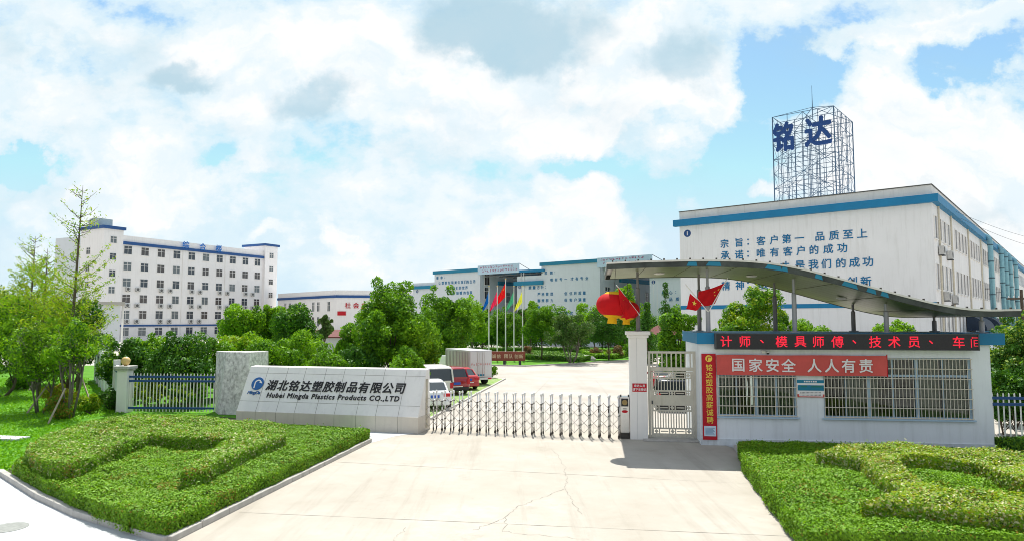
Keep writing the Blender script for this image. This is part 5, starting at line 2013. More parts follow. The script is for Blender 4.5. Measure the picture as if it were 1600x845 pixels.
P4_ = np.array([-5.96, 126.0])
WB4 = 18.6
c4 = P4_ + A1 * WB4
B4 = empty('factory_building', (float(c4[0]), float(c4[1]), 0), ang1, 'farthest pale factory block with painted slogan behind the flagpoles', 'building')
MB().box(WB4 - 12.23, WB4, 0, 45, 0, 13.2).build('tall_wall', m_grey_wall, B4)
MB().box(WB4 - 12.5, WB4 + 0.2, -0.25, 45.2, 13.2, 13.85).build('top_band', m_teal, B4)
MB().box(0, WB4 - 12.231, 0.05, 45, 0, 11.0).box(0, WB4 - 12.231, 0.05, 0.3, 11.0, 11.7).build('low_wall', m_grey_wall, B4)
MB().box(-0.5, WB4 - 11.8, -0.35, -0.002, 10.45, 11.05).build('blue_eave', m_teal, B4)
number_disc(B4, WB4 - 17.24, 10.0, '4', 0.3)
L4 = lambda it, z, s=0.66: line_on(B4, P4_, A1, WB4, it, z, s)
L4([('使', 683.5, 433), ('命', 690, 432.5), ('：', 695, 433)], 12.5)
L4([('让', 687, 441.5), ('塑', 692, 441), ('胶', 697, 441), ('包', 702, 440.5), ('装', 707, 440), ('美', 712, 440), ('化', 717, 439.5), ('我', 722, 439), ('们', 727, 439), ('的', 731, 438.5), ('生', 736, 438), ('活', 741, 438)], 11.45)
L4([('改', 699, 449), ('变', 704, 449), ('我', 709, 448.5), ('们', 714, 448), ('的', 719, 448), ('世', 724, 447.5), ('界', 729, 447)], 10.35)
L4([('没', 704, 457.5), ('有', 709, 457), ('缺', 715, 457), ('憾', 720, 456.5), ('的', 726, 456), ('包', 731, 456), ('装', 736, 456)], 9.4)
for y, z in ((1.9, 9.3), (1.9, 4.9), (1.9, 11.9)):
    put_window(kit_3, B4, WB4, y, z, PI / 2, rw)
for k in range(6):
    for z in (8.6, 4.6):
        put_window(kit_3b, B4, WB4, 8 + 3.4 * k, z, PI / 2, rw)
MB().box(WB4 + 0.002, WB4 + 0.35, 5, 44, 10.9, 11.6).build('side_eave', m_teal, B4)

# covered ways with sign boards between the blocks
m_board = M('pale_blue_sign_sheet', (0.5, 0.64, 0.76), 0.6, 0.1, 0.6)
m_boardprint = M('red_blue_sign_print', (0.42, 0.06, 0.16), 0.7, 0.3, 4)


def covered_way(label, label2, P, L_, D, z0, z1, seed, slope=0.0):
    """blue roof spanning an alley, its own sign board across the front"""
    c = empty('covered_walkway', (P[0], P[1], 0), ang1, label, 'roof')
    MB().hexa([(0.3, 0.4, z0 - 0.1), (L_ + 5, 0.4, z0 - 0.1 - slope), (L_ + 5, D, z0 - 0.1 - slope), (0.3, D, z0 - 0.1)],
              [(0.3, 0.4, z0 + 0.35), (L_ + 5, 0.4, z0 + 0.35 - slope), (L_ + 5, D, z0 + 0.35 - slope), (0.3, D, z0 + 0.35)]).build('roof', m_blue, c)
    tr = MB()
    for k in range(8):
        x = 0.8 + k * (L_ + 3.6) / 7
        tr.tube([(x, 0.6, z0 - 0.2), (x, D - 0.5, z0 - 0.2)], 0.06, 5)
    for k in range(7):
        y = 0.8 + k * (D - 1.5) / 6
        tr.tube([(0.5, y, z0 - 0.55), (L_ + 4.5, y, z0 - 0.55)], 0.07, 5)
        for j in range(9):
            x = 0.5 + j * (L_ + 4) / 9
            tr.tube([(x, y, z0 - 0.55), (x + 0.7, y, z0 - 0.15)], 0.035, 4)
    tr.build('truss', m_pole, c)
    for x in (L_ - 0.3, L_ + 0.3):
        MB().tube([(x, 0.8, 0), (x, 0.8, z0 - 0.1)], 0.10, 8).build('post', m_steel, c)
    mm = Matrix.Translation((float(P[0]), float(P[1]), 0)) @ Matrix.Rotation(ang1, 4, 'Z')
    s = empty('roof_sign_board', mm @ Vector((0, -0.1, z0)), ang1, label2, 'sign board', 'sign boards over the covered ways')
    MB().box(-0.3, L_, -0.2, 0, -0.3, z1 - z0).build('panel', m_board, s)
    rr_ = random.Random(seed)
    g = MB()
    H_ = z1 - z0
    nrow = 2
    for r_ in range(nrow):
        zc_ = H_ * (0.72 if r_ == 0 else 0.24)
        x = 0.3 + r_ * 0.5
        ch_ = H_ * 0.34
        while x < L_ - (1.6 if r_ == 0 else 0.5):
            wch = ch_ * 1.0
            for q in range(rr_.choice((2, 3, 3))):
                zz = zc_ + ch_ * rr_.uniform(-0.45, 0.45)
                a = rr_.uniform(0, 0.5) * wch
                b = a + rr_.uniform(0.3, 0.6) * wch
                g.box(x + a, x + b, -0.23 - q * .002, -0.205, zz - ch_ * .06, zz + ch_ * .06)
            for q in range(rr_.choice((1, 2))):
                xx = x + rr_.uniform(0.05, 0.9) * wch
                zz = zc_ + ch_ * rr_.uniform(-0.25, 0.1)
                g.box(xx, xx + 0.1 * wch, -0.241 - q * .002, -0.204, zz - ch_ * rr_.uniform(.1, .3), zz + ch_ * rr_.uniform(.15, .4))
            x += wch * 1.35
    g.build('small_lettering', m_boardprint, s)
    MB().tube([(L_ - .1, 0.05, z1 - z0), (L_ + 1.4, 1.5, 0.1)], 0.05, 5).build('stay', m_pole, s)
    return c


covered_way('blue roofed covered way on steel posts left of the middle factory block', 'pale blue sign board with red lettering above the flagpoles', P4_, 9.57, 26, 12.9, 14.25, 3, 0.25)
covered_way('blue roofed covered way behind the left end of the wavy canopy', 'pale blue sign board with red lettering above the wavy canopy', P3_, 9.6, 26, 13.0, 14.25, 5, 0.3)

# ------------------------------------------------------------------ hedges by the drive
GZ = lambda pts, z: [G(x, y, z) for x, y in pts]
S2 = lambda pts, k, ox, oy: [(x / k + ox, y / k + oy) for x, y in pts]
hl = GZ([(577, 669.5), (263, 809), (205, 799), (150, 782), (98, 760), (52, 738), (24, 722), (50, 700), (90, 676), (130, 658), (190, 648), (300, 647), (340, 651), (348, 658), (372, 660), (480, 663)], 0.44)
hedge('clipped_hedge', 'broad low clipped green hedge bed left of the driveway', hl, 0.05, 0.44, 11, 3600, 0.05, [lf_hedge, lf_bright, lf_reddish], [0.80, 0.17, 0.03], group='entrance hedge beds')
rl = GZ(S2([(150, 488), (215, 515), (300, 518), (400, 490), (460, 455), (540, 425), (620, 400), (690, 395), (730, 405), (850, 410), (960, 405), (900, 450), (800, 520), (765, 555), (850, 540), (1000, 470), (1195, 395),
            (1180, 352), (1050, 338), (980, 336), (850, 328), (700, 318), (560, 316), (470, 330), (380, 345), (280, 365), (190, 398), (125, 440), (112, 465)], 2.682, 0, 530), 0.78)
hedge('raised_hedge', 'raised angular hedge band with pale flowers in the left bed', rl, 0.36, 0.76, 12, 3300, 0.054, [lf_hedge, lf_bright, lf_flower, lf_reddish], [0.58, 0.24, 0.14, 0.04], group='raised hedge shapes', bump=0.05)
hr = GZ([(1155, 689), (1163, 712), (1205, 764), (1256, 822), (1262, 831), (1400, 833), (1600, 836), (1850, 842), (1850, 705), (1600, 704), (1450, 698), (1304, 691.5)], 0.5)
hedge('clipped_hedge', 'broad low clipped green hedge bed right of the driveway below the guard house', hr, 0.05, 0.5, 13, 3600, 0.05, [lf_hedge, lf_bright, lf_reddish], [0.82, 0.16, 0.02], group='entrance hedge beds')
rr = GZ(S2([(655, 128), (745, 112), (755, 96), (880, 93), (1100, 101), (1350, 116), (1600, 136), (1780, 152), (1780, 290), (1600, 255), (1480, 215), (1400, 178), (1240, 160), (1080, 150), (1025, 148), (1045, 190),
            (1075, 225), (1150, 285), (1300, 315), (1450, 308), (1600, 312), (1780, 330), (1780, 402), (1560, 402), (1330, 392), (1200, 375), (1000, 355), (868, 350), (980, 325), (1050, 300), (930, 225), (860, 158), (745, 136)], 2.909, 1050, 660), 0.82)
hedge('raised_hedge', 'raised curling hedge band with creamy leaf tips in the right bed', rr, 0.40, 0.80, 14, 3000, 0.058, [lf_hedge, lf_lime, lf_flower, lf_reddish], [0.40, 0.34, 0.22, 0.04], group='raised hedge shapes', bump=0.055)
p = V(1505, 795, 14.6)
SPT = empty('garden_spotlight', G(1504, 801, 0.5) + (0.46,), 0, 'small white ground spotlight poking out of the right hedge', 'spotlight')
MB().tube([(0, 0, -0.4), (0, 0, 0.1)], 0.015, 6).build('stem', m_pole, SPT)
MB().lathe([(0.03, 0.08), (0.07, 0.12), (0.08, 0.24), (0.06, 0.25)], 14).build('head', m_white_trim, SPT)
structure('hedge_bed', GZ([(577, 690), (262, 844), (98, 785), (8, 738), (24, 722), (130, 658), (300, 647), (480, 663)], 0.0), 0.012, m_soil)
structure('hedge_bed', [KR[1], KR[0], G(1400, 850), (24, 13), (24, 21.6), G(1560, 703), G(1300, 698)], 0.012, m_soil)
structure('paving_strip', [G(1147, 700), G(1160, 706), G(1150, 690), G(1120, 692)], 0.016, m_pave)

# right fence beyond the guard house
rf0 = Vector(G(1553, 690))
RF = empty('iron_fence', (gm @ Vector((9.3, 0.45, 0))), -TH, 'white picket iron fence with navy rails right of the guard house', 'fence')
fence_panel(RF, 4.6, 1.84, (0.3, 1.46, 1.66), 0.17)
hx = [tuple((gm @ Vector((a, b, 0)))[:2]) for a, b in ((9.35, 0.33), (9.35, -0.1), (14, -0.1), (14, 0.33))]
hedge('fence_hedge', 'short dark hedge strip at the foot of the right fence', hx, 0, 0.42, 15, 900, 0.08, [lf_hedge, lf_dark], [0.6, 0.4])

# ------------------------------------------------------------------ trees
T = tree
GRP = 'evergreen trees behind the sign wall'
T('camphor_tree', 'tallest bushy camphor tree behind the right half of the sign wall', 611, 41, 6.55, 2.5, 0.1, [lf_camphor, lf_bright], 101, 15000, 0.17, 46, 0.34, group=GRP)
T('camphor_tree', 'bushy camphor tree close behind the parked van', 650, 44, 5.4, 1.9, 0.1, [lf_camphor, lf_bright], 102, 9000, 0.17, 34, 0.36, group=GRP)
T('camphor_tree', 'tall camphor tree standing behind the box truck', 695, 53, 7.0, 2.3, 0.3, [lf_camphor, lf_bright], 103, 10000, 0.19, 36, 0.36, group=GRP)
T('camphor_tree', 'dark camphor tree between van and truck', 672, 57, 5.6, 2.6, 0.0, [lf_dark, lf_camphor], 104, 8000, 0.2, 30, 0.38, group=GRP)
T('camphor_tree', 'small rounded young camphor tree at the right end of the sign wall', 640, 33, 2.95, 0.95, 0.3, [lf_camphor, lf_bright], 105, 5200, 0.12, 20, 0.42, group=GRP)
T('camphor_tree', 'camphor tree just left of the tallest one', 556, 46, 3.9, 1.5, 0.2, [lf_camphor, lf_bright], 106, 8000, 0.18, 30, 0.38, group=GRP)
GR2 = 'trees before the low building'
T('broadleaf_tree', 'bright green tree before the right stair tower of the office block', 380, 58, 6.0, 2.1, 1.2, [lf_bright, lf_camphor], 111, 8000, 0.2, 30, 0.38, group=GR2)
T('broadleaf_tree', 'darker spreading tree before the left windows of the low building', 466, 56, 5.6, 2.1, 1.0, [lf_dark, lf_camphor], 112, 8000, 0.2, 30, 0.38, group=GR2, mix=(.5, .5))
T('broadleaf_tree', 'light green tree between the bright and the darker tree', 424, 60, 5.8, 1.7, 1.2, [lf_bright, lf_camphor], 113, 7000, 0.2, 26, 0.38, group=GR2)
T('broadleaf_tree', 'grey green young tree beside the red roofed shed', 508, 84, 5.6, 1.1, 1.0, [lf_olive], 114, 3000, 0.24, 16, 0.42, group=GR2)
GR3 = 'rounded shrubs behind the sign wall'
for i, (px, Y, h, rx, mt, lb) in enumerate(((430, 37, 3.15, 1.7, [lf_camphor, lf_bright], 'wide rounded shrub behind the left half of the sign wall'),
                                            (515, 35, 2.85, 1.35, [lf_camphor, lf_olive], 'rounded shrub behind the middle of the sign wall'),
                                            (470, 42, 3.3, 2.0, [lf_bright, lf_camphor], 'light shrub showing between two rounded shrubs'),
                                            (385, 42, 3.4, 1.7, [lf_bright, lf_lime], 'pale yellow green shrub directly behind the stone pillar'),
                                            (560, 39, 2.9, 1.3, [lf_dark, lf_camphor], 'dark low shrub at the foot of the tallest camphor tree'))):
    T('garden_shrub', lb, px, Y, h, rx, 0.15, mt, 120 + i, 7000, 0.15, 26, 0.42, group=GR3, cat='shrub', stem_r=0.06, stems=3)
GR4 = 'shrubs behind the iron fence'
for i, (px, Y, h, rx, mt, lb) in enumerate(((292, 34.5, 3.85, 1.85, [lf_dark, lf_camphor], 'large dark leafy shrub directly behind the iron fence'),
                                            (205, 35.5, 3.2, 1.3, [lf_dark, lf_bright], 'leafy shrub overhanging the globe lamp post'),
                                            (345, 37, 3.2, 1.3, [lf_camphor, lf_bright], 'leafy shrub between iron fence and stone pillar'),
                                            (240, 40, 3.4, 1.6, [lf_bright, lf_camphor], 'lighter shrub behind the fence farther from the lamp post'))):
    T('fence_shrub', lb, px, Y, h, rx, 0.1, mt, 130 + i, 9000, 0.15, 30, 0.42, group=GR4, cat='shrub', stem_r=0.06, stems=3)
T('fence_shrub', 'low yellow green shrub right behind the left part of the iron fence', 240, 33.0, 1.7, 1.4, 0.0, [lf_lime, lf_camphor], 136, 5000, 0.1, 24, 0.42, group=GR4, cat='shrub', stem_r=0.04, stems=3, ry=0.6)
T('fence_shrub', 'low dark shrub right behind the right part of the iron fence', 305, 32.6, 1.7, 1.3, 0.0, [lf_camphor, lf_lime], 137, 5000, 0.1, 24, 0.42, group=GR4, cat='shrub', stem_r=0.04, stems=3, ry=0.6)
T('creeper_plant', 'climbing plant growing through the iron fence pickets', 265, 31.6, 1.5, 1.5, 0.0, [lf_lime, lf_bright], 139, 2500, 0.09, 22, 0.3, cat='plant', ry=0.25, stem_r=0.02)


def feather_tree(label, px, Y, h, r, seed, leafz, mats, dens, lean=0.0, bare_top=0.6):
    """slender conifer: straight leader, rising thin side shoots, sparse feathery leaves"""
    rng = np.random.default_rng(seed)
    bx, by = at(px, Y)
    root = empty('dawn_redwood', (bx, by, 0), 0, label, 'tree', 'slender trees on the left lawn')
    tb = MB()
    top = Vector((lean, 0, h))
    tb.tube([(0, 0, -0.05), (lean * 0.3, 0, h * 0.35), (lean * 0.7, 0, h * 0.7), top], [0.10, 0.075, 0.045, 0.008], 7)
    pts = []
    for i in range(84):
        t = rng.uniform(0.18, 0.98)
        a = rng.uniform(0, 2 * PI)
        L_ = r * (1.05 - t) ** 0.55 * rng.uniform(0.5, 1.15)
        s0 = Vector((lean * t, 0, h * t))
        e0 = s0 + Vector((math.cos(a) * L_, math.sin(a) * L_, L_ * rng.uniform(0.45, 0.95)))
        m0 = s0.lerp(e0, 0.5) + Vector((0, 0, -0.10 * L_))
        tb.tube([s0, m0, e0], [0.018, 0.012, 0.004], 4)
        k = int(dens * L_ * (1.0 if t < bare_top else 0.22))
        for _ in range(k):
            w = rng.uniform(0.25, 1.05)
            q = s0.lerp(m0, w * 2) if w < 0.5 else m0.lerp(e0, w * 2 - 1)
            pts.append(q + Vector(rng.normal(0, 0.09, 3)))
    tb.build('trunk', m_bark, root, smooth=True)
    P = np.array(pts)
    mi = (rng.random(len(P)) > 0.6).astype(int) if len(mats) > 1 else None
    share('crown', leaf_mesh('crown', P, np.tile([0, 0, 0.4], (len(P), 1)), 0.13, rng, mats, mi, aspect=0.35), root)


feather_tree('tallest slender half bare tree before the office block left end', 112, 33, 10.8, 2.3, 201, 2, [lf_lime, lf_bright], 80, 0.3, 0.72)
feather_tree('slender sparse tree with two thin tops farthest left', 46, 42, 9.4, 2.5, 202, 2, [lf_lime, lf_bright], 75, 0.2, 0.8)
feather_tree('slender yellow green tree between the two taller slender trees', 68, 38, 8.2, 2.0, 203, 2, [lf_lime, lf_bright], 75, 0.1, 0.8)
GRL = 'young trees on the left lawn'
T('young_tree', 'multi stemmed young tree with flat bright crown nearest the lamp post', 117, 29.5, 4.3, 1.35, 1.9, [lf_bright, lf_camphor], 211, 2600, 0.12, 26, 0.34, stems=4, bark=m_bark_grey, stem_r=0.055, group=GRL)
T('young_tree', 'loose feathery green tree leaning over the lawn left of the stems', 70, 31, 4.2, 1.6, 0.9, [lf_bright, lf_olive], 212, 5200, 0.12, 30, 0.36, stems=3, bark=m_bark_grey, stem_r=0.05, group=GRL)
T('young_tree', 'dense feathery tree at the left picture edge', 12, 38, 5.3, 2.2, 0.6, [lf_bright, lf_olive], 213, 7000, 0.15, 34, 0.36, stems=2, group=GRL)
T('young_tree', 'yellow tinged tree in the middle of the left tree row', 62, 44, 6.3, 2.2, 1.2, [lf_lime, lf_bright], 214, 6000, 0.16, 34, 0.34, group=GRL)
T('young_tree', 'pale leafy tree at the back of the left tree row', 20, 58, 7.2, 3.0, 0.8, [lf_lime, lf_olive], 215, 8000, 0.2, 34, 0.36, group=GRL)
T('young_tree', 'dark glossy leaved tree thin against the office wall', 128, 36, 6.0, 1.2, 2.6, [lf_dark, lf_olive], 216, 900, 0.17, 18, 0.3, group=GRL)
T('young_tree', 'low green tree hiding the foot of the boundary wall', 110, 45, 4.6, 2.4, 0.3, [lf_olive, lf_bright], 217, 7500, 0.16, 34, 0.36, stems=3, group=GRL)
bush('ball_shrub', 'clipped ball shrub with reddish tips at the foot of the stemmed tree', *G(92, 655), 0.62, 0.95, [lf_camphor, lf_reddish], 221, 4200, 0.085, group='ball shrubs on the left lawn', mix=(0.6, 0.4))
bush('ball_shrub', 'yellow green ball shrub behind the reddish one', *G(84, 640), 0.8, 1.1, [lf_lime, lf_reddish], 222, 4200, 0.09, group='ball shrubs on the left lawn', mix=(0.6, 0.4))
bush('ball_shrub', 'golden leaved ball shrub between the stems and the lamp post', *G(140, 646), 0.75, 0.85, [lf_lime, lf_camphor], 223, 4200, 0.09, group='ball shrubs on the left lawn', mix=(0.6, 0.4))
bush('ball_shrub', 'dark ball shrub farthest back on the left lawn', *G(28, 608), 0.9, 1.0, [lf_camphor, lf_dark], 224, 4000, 0.10, group='ball shrubs on the left lawn')
bush('ball_shrub', 'dark loose shrub at the foot of the boundary wall', *G(172, 640), 0.9, 1.1, [lf_dark, lf_olive], 225, 2600, 0.10, group='ball shrubs on the left lawn')
for i, (a, b, za, lb) in enumerate((((40, 648), (75, 600), 2.0, 'longest pale wooden prop leaning against the feathery tree'), ((75, 662), (102, 606), 1.8, 'thin wooden prop leaning towards the stemmed tree'),
                                    ((32, 603), (46, 587), 1.7, 'short wooden prop leaning in front of the dark ball shrub'), ((45, 610), (56, 588), 1.9, 'thick pale wooden prop beside the short one'),
                                    ((147, 643), (128, 590), 1.9, 'wooden prop leaning left from the boundary wall side'))):
    A_ = Vector(G(*a) + (0,))
    B_ = V(b[0], b[1], A_.y + 0.9)
    r = MB().tube([(0, 0, 0), B_ - A_], [0.04, 0.034], 7).build('tree_prop', m_wood, loc=A_)
    tag(r, lb, 'wooden prop', 'wooden tree props')

# middle garden
GR5 = 'trees of the middle garden'
T('willow_tree', 'light feathery willow like tree behind the truck', 738, 74, 6.8, 2.0, 0.6, [lf_bright], 301, 5000, 0.2, 26, 0.4, group=GR5, bark=m_bark_grey)
T('garden_tree', 'dark tree close right of the feathery one', 754, 80, 6.0, 1.6, 0.5, [lf_dark, lf_olive], 302, 4000, 0.22, 22, 0.4, group=GR5)
T('garden_tree', 'wide round green tree behind the flagpoles', 791, 78, 5.6, 2.4, 0.9, [lf_camphor, lf_olive], 303, 8000, 0.18, 32, 0.38, group=GR5)
T('garden_tree', 'dark bronze leaved tree behind the yellow flag', 815, 86, 7.0, 1.3, 1.0, [lf_dark, lf_pink], 304, 4000, 0.22, 20, 0.42, group=GR5, mix=(.7, .3))
T('garden_tree', 'slim bright tree right of the yellow flag', 829, 90, 7.0, 1.1, 1.0, [lf_bright], 305, 3000, 0.22, 18, 0.42, group=GR5)
T('garden_tree', 'round crowned tree on a single trunk right of the flagpoles', 846, 72, 6.0, 2.2, 1.5, [lf_camphor, lf_bright], 306, 8000, 0.17, 32, 0.36, group=GR5)
T('garden_tree', 'broad grey green tree on many stems in the hedged lawn', 892, 66, 5.0, 2.75, 1.0, [lf_olive, lf_dark], 307, 9000, 0.15, 38, 0.34, stems=5, bark=m_bark_grey, group=GR5, stem_r=0.07, mix=(.7, .3))
T('garden_tree', 'bright young tree behind the broad grey green one', 906, 92, 6.9, 2.0, 0.6, [lf_bright], 308, 5000, 0.2, 26, 0.38, group=GR5)
T('cedar_tree', 'tiered dark cedar under the lantern', 950, 72, 6.0, 2.9, 0.9, [lf_dark, lf_olive], 309, 8500, 0.17, 44, 0.30, group=GR5, ry=2.9)
T('garden_tree', 'tall fresh green tree behind the lantern', 975, 88, 8.9, 2.6, 0.8, [lf_bright, lf_camphor], 310, 7000, 0.22, 30, 0.38, group=GR5)
T('garden_tree', 'lower bright tree between the broad tree and the cedar', 928, 86, 6.2, 2.3, 0.6, [lf_bright, lf_camphor], 311, 6000, 0.2, 28, 0.38, group=GR5)
T('garden_tree', 'slender dark conifer just left of the gate pillar post', 1010, 66, 6.2, 1.3, 0.4, [lf_dark, lf_camphor], 312, 5000, 0.17, 24, 0.5, 'cone', group=GR5)
T('garden_tree', 'spiky thin conifer in front of the second factory slogan', 1040, 74, 8.4, 1.5, 0.6, [lf_dark, lf_olive], 313, 2600, 0.17, 26, 0.42, 'cone', group=GR5)
T('garden_tree', 'dark tree filling the gap right behind the gate pillar', 998, 90, 6.0, 2.4, 0.4, [lf_dark, lf_camphor], 314, 5500, 0.2, 26, 0.4, group=GR5)
for i, (px, Y, h, rx, lb) in enumerate(((768, 92, 5.4, 2.2, 'background tree between the second and third flagpole'), (868, 95, 6.4, 2.4, 'background tree right behind the round crowned tree'), (884, 98, 5.6, 2.6, 'background tree behind the many stemmed tree'),
                                        (720, 88, 6.2, 2.4, 'background tree above the truck roof'), (940, 98, 6.6, 2.6, 'background tree above the cedar'), (1062, 92, 6.2, 3.0, 'background tree above the wicket gate'))):
    T('background_tree', lb, px, Y, h, rx, 0.2, [lf_camphor, lf_dark], 330 + i, 5000, 0.24, 24, 0.42, group='background trees of the garden')
for i, (px, Y, h, rx, lb) in enumerate(((745, 96, 5.0, 3.2, 'low background shrubbery left of the flagpoles'), (792, 99, 4.6, 3.4, 'low background shrubbery behind the flagpoles'),
                                        (838, 97, 4.8, 3.2, 'low background shrubbery right of the yellow flag'), (905, 101, 5.2, 3.6, 'low background shrubbery behind the broad grey green tree'),
                                        (962, 96, 5.6, 3.2, 'low background shrubbery right of the cedar'), (1020, 98, 5.8, 3.4, 'low background shrubbery beside the pavilion'))):
    T('background_shrub', lb, px, Y, h, rx, -0.6, [lf_camphor, lf_bright], 350 + i, 4500, 0.24, 24, 0.42, group='background shrubbery of the garden', cat='shrub', stem_r=0.08)
GR6 = 'trees behind the guard house'
T('osmanthus_tree', 'bright bushy tree left of the guard house over the wicket gate', 1062, 36, 5.0, 1.25, 0.6, [lf_camphor, lf_bright], 341, 8000, 0.14, 28, 0.38, group=GR6)
T('osmanthus_tree', 'largest yellow green bushy tree between the first canopy posts', 1166, 34, 6.35, 1.85, 0.8, [lf_camphor, lf_lime], 342, 12000, 0.14, 42, 0.32, group=GR6, mix=(.65, .35))
T('osmanthus_tree', 'tree top peeping over the LED display middle', 1256, 35, 4.55, 1.35, 0.8, [lf_bright, lf_camphor], 343, 6500, 0.14, 24, 0.4, group=GR6)
T('osmanthus_tree', 'small bushy tree right of the largest one', 1216, 36, 5.0, 0.95, 0.8, [lf_camphor, lf_lime], 346, 5000, 0.14, 20, 0.42, group=GR6)
T('osmanthus_tree', 'tree top peeping over the LED display before the fourth post', 1384, 34, 4.65, 1.25, 0.8, [lf_bright, lf_camphor], 344, 6500, 0.14, 24, 0.4, group=GR6)
T('osmanthus_tree', 'dense tree with glossy pale leaves beyond the right fence', 1590, 27.5, 4.6, 1.5, 0.1, [lf_dark, lf_glossy], 345, 15000, 0.12, 40, 0.36, group=GR6, mix=(.62, .38))
T('fence_shrub', 'dark shrub close behind the right fence beside the guard house', 1568, 25.2, 2.6, 0.9, 0.0, [lf_dark, lf_camphor], 348, 5500, 0.11, 22, 0.42, cat='shrub', stems=3, stem_r=0.04, group='shrubs behind the right fence')
T('fence_shrub', 'dark shrub close behind the right fence at the picture edge', 1612, 25.0, 2.9, 1.2, 0.0, [lf_dark, lf_camphor], 349, 6500, 0.11, 24, 0.42, cat='shrub', stems=3, stem_r=0.04, group='shrubs behind the right fence')
T('osmanthus_tree', 'dark tree behind the right fence at the picture edge', 1625, 30, 4.6, 2.0, 0.1, [lf_dark, lf_glossy], 347, 9000, 0.13, 34, 0.4, group=GR6, mix=(.75, .25))

# garden lawns, clipped borders, ball bushes, pavilion
isl = [G(985, 563), G(900, 568), G(821, 572), G(767, 571), (-7, 66), (-16, 66), (-24, 100), (30, 110), (30, 84), (14.3, 76)]
structure('garden_lawn', isl, 0.02, m_grass)
kerb([(-16, 66), (-7, 66), G(767, 571), G(821, 572), G(900, 568), G(985, 563), (14.3, 76), (30, 84)], 0.18, 0.12, 2.0)
gb = [G(810, 561), G(860, 563), G(905, 566), G(927, 562), G(900, 557), G(850, 554), G(808, 553)]
hedge('garden_border_hedge', 'low clipped hedge bed in front of the round crowned tree', gb, 0, 0.5, 401, 160, 0.16, [lf_hedge, lf_dark], [0.55, 0.45], group='clipped hedges of the garden')
gb = [G(905, 553), G(930, 560), G(960, 561), G(982, 557), G(982, 552), G(950, 551), G(915, 549)]
hedge('garden_border_hedge', 'low clipped hedge bed under the cedar', gb, 0, 0.5, 402, 160, 0.16, [lf_hedge, lf_bright], [0.6, 0.4], group='clipped hedges of the garden')
gb = [(-6, 86), (10, 88), (10, 89.5), (-6, 87.5)]
hedge('garden_border_hedge', 'long narrow clipped hedge behind the flagpoles', gb, 0, 0.7, 403, 160, 0.18, [lf_hedge, lf_dark], [0.5, 0.5], group='clipped hedges of the garden')
bush('ball_bush', 'pinkish ball bush right of the flagpoles', *at(824, 76), 0.75, 1.2, [lf_pink, lf_olive], 411, 1500, 0.14, group='ball bushes in the garden', mix=(.75, .25))
bush('ball_bush', 'pinkish ball bush left of the cedar trunk', *at(931, 78), 0.8, 1.15, [lf_pink, lf_olive], 412, 1500, 0.14, group='ball bushes in the garden', mix=(.75, .25))
bush('ball_bush', 'wide pinkish ball bush right of the cedar trunk', *at(961, 76), 1.2, 1.3, [lf_pink, lf_olive], 413, 2000, 0.14, group='ball bushes in the garden', mix=(.75, .25))
bush('ball_bush', 'green ball bush beside the gate pillar', *at(984, 76), 1.0, 1.6, [lf_camphor, lf_dark], 414, 2000, 0.14, group='ball bushes in the garden')
bush('ball_bush', 'green bush at the end of the parking strip behind the truck', *at(768, 50), 0.5, 1.1, [lf_camphor, lf_bright], 415, 1800, 0.11, group='ball bushes in the garden')
PV = empty('garden_pavilion', at(1037, 84) + (0,), 0.3, 'small pavilion with red tiled roof among the garden trees', 'pavilion')
for (x, y) in ((-1.4, -1.4), (1.4, -1.4), (1.4, 1.4), (-1.4, 1.4)):
    MB().tube([(x, y, 0), (x, y, 2.5)], 0.12, 8).build('column', m_brownboard, PV)
MB().add([(-2.2, -2.2, 2.5), (2.2, -2.2, 2.5), (2.2, 2.2, 2.5), (-2.2, 2.2, 2.5), (0, 0, 4.0)], [(0, 1, 4), (1, 2, 4), (2, 3, 4), (3, 0, 4), (3, 2, 1, 0)]).build('roof', m_tile, PV)
MB().box(-1.5, 1.5, -1.5, 1.5, 0, 0.15).build('base', m_kerb, PV)
rkm = MB().lathe([(0.6, 0), (0.65, 0.2), (0.45, 0.42), (0.15, 0.55)], 9)
rk = rkm.build('garden_rock', m_oldstone, loc=at(916, 72) + (0,), smooth=False)
rk.scale = (1.5, 0.8, 1)
tag(rk, 'pale grey rock on the garden lawn left of the cedar', 'rock')

# ------------------------------------------------------------------ vehicles
m_tyre = M('black_tyre_rubber', (0.02, 0.02, 0.02), 0.85, 0.2, 6)
m_rim = M('silver_wheel_rim', (0.5, 0.5, 0.5), 0.3, 0.05, 4, metal=0.8)
m_carglass = M('tinted_car_glass', (0.03, 0.04, 0.05), 0.06, 0.1, 1, spec=0.8)
m_tail = M('red_tail_lamp_plastic', (0.5, 0.01, 0.02), 0.2, 0.05, 4)
m_plate = M('blue_number_plate', (0.02, 0.09, 0.5), 0.4, 0.05, 4)
m_bumper = M('black_bumper_plastic', (0.03, 0.03, 0.033), 0.6, 0.1, 4)
m_lamp = M('clear_headlamp_plastic', (0.7, 0.72, 0.75), 0.1, 0.05, 4, spec=0.8)


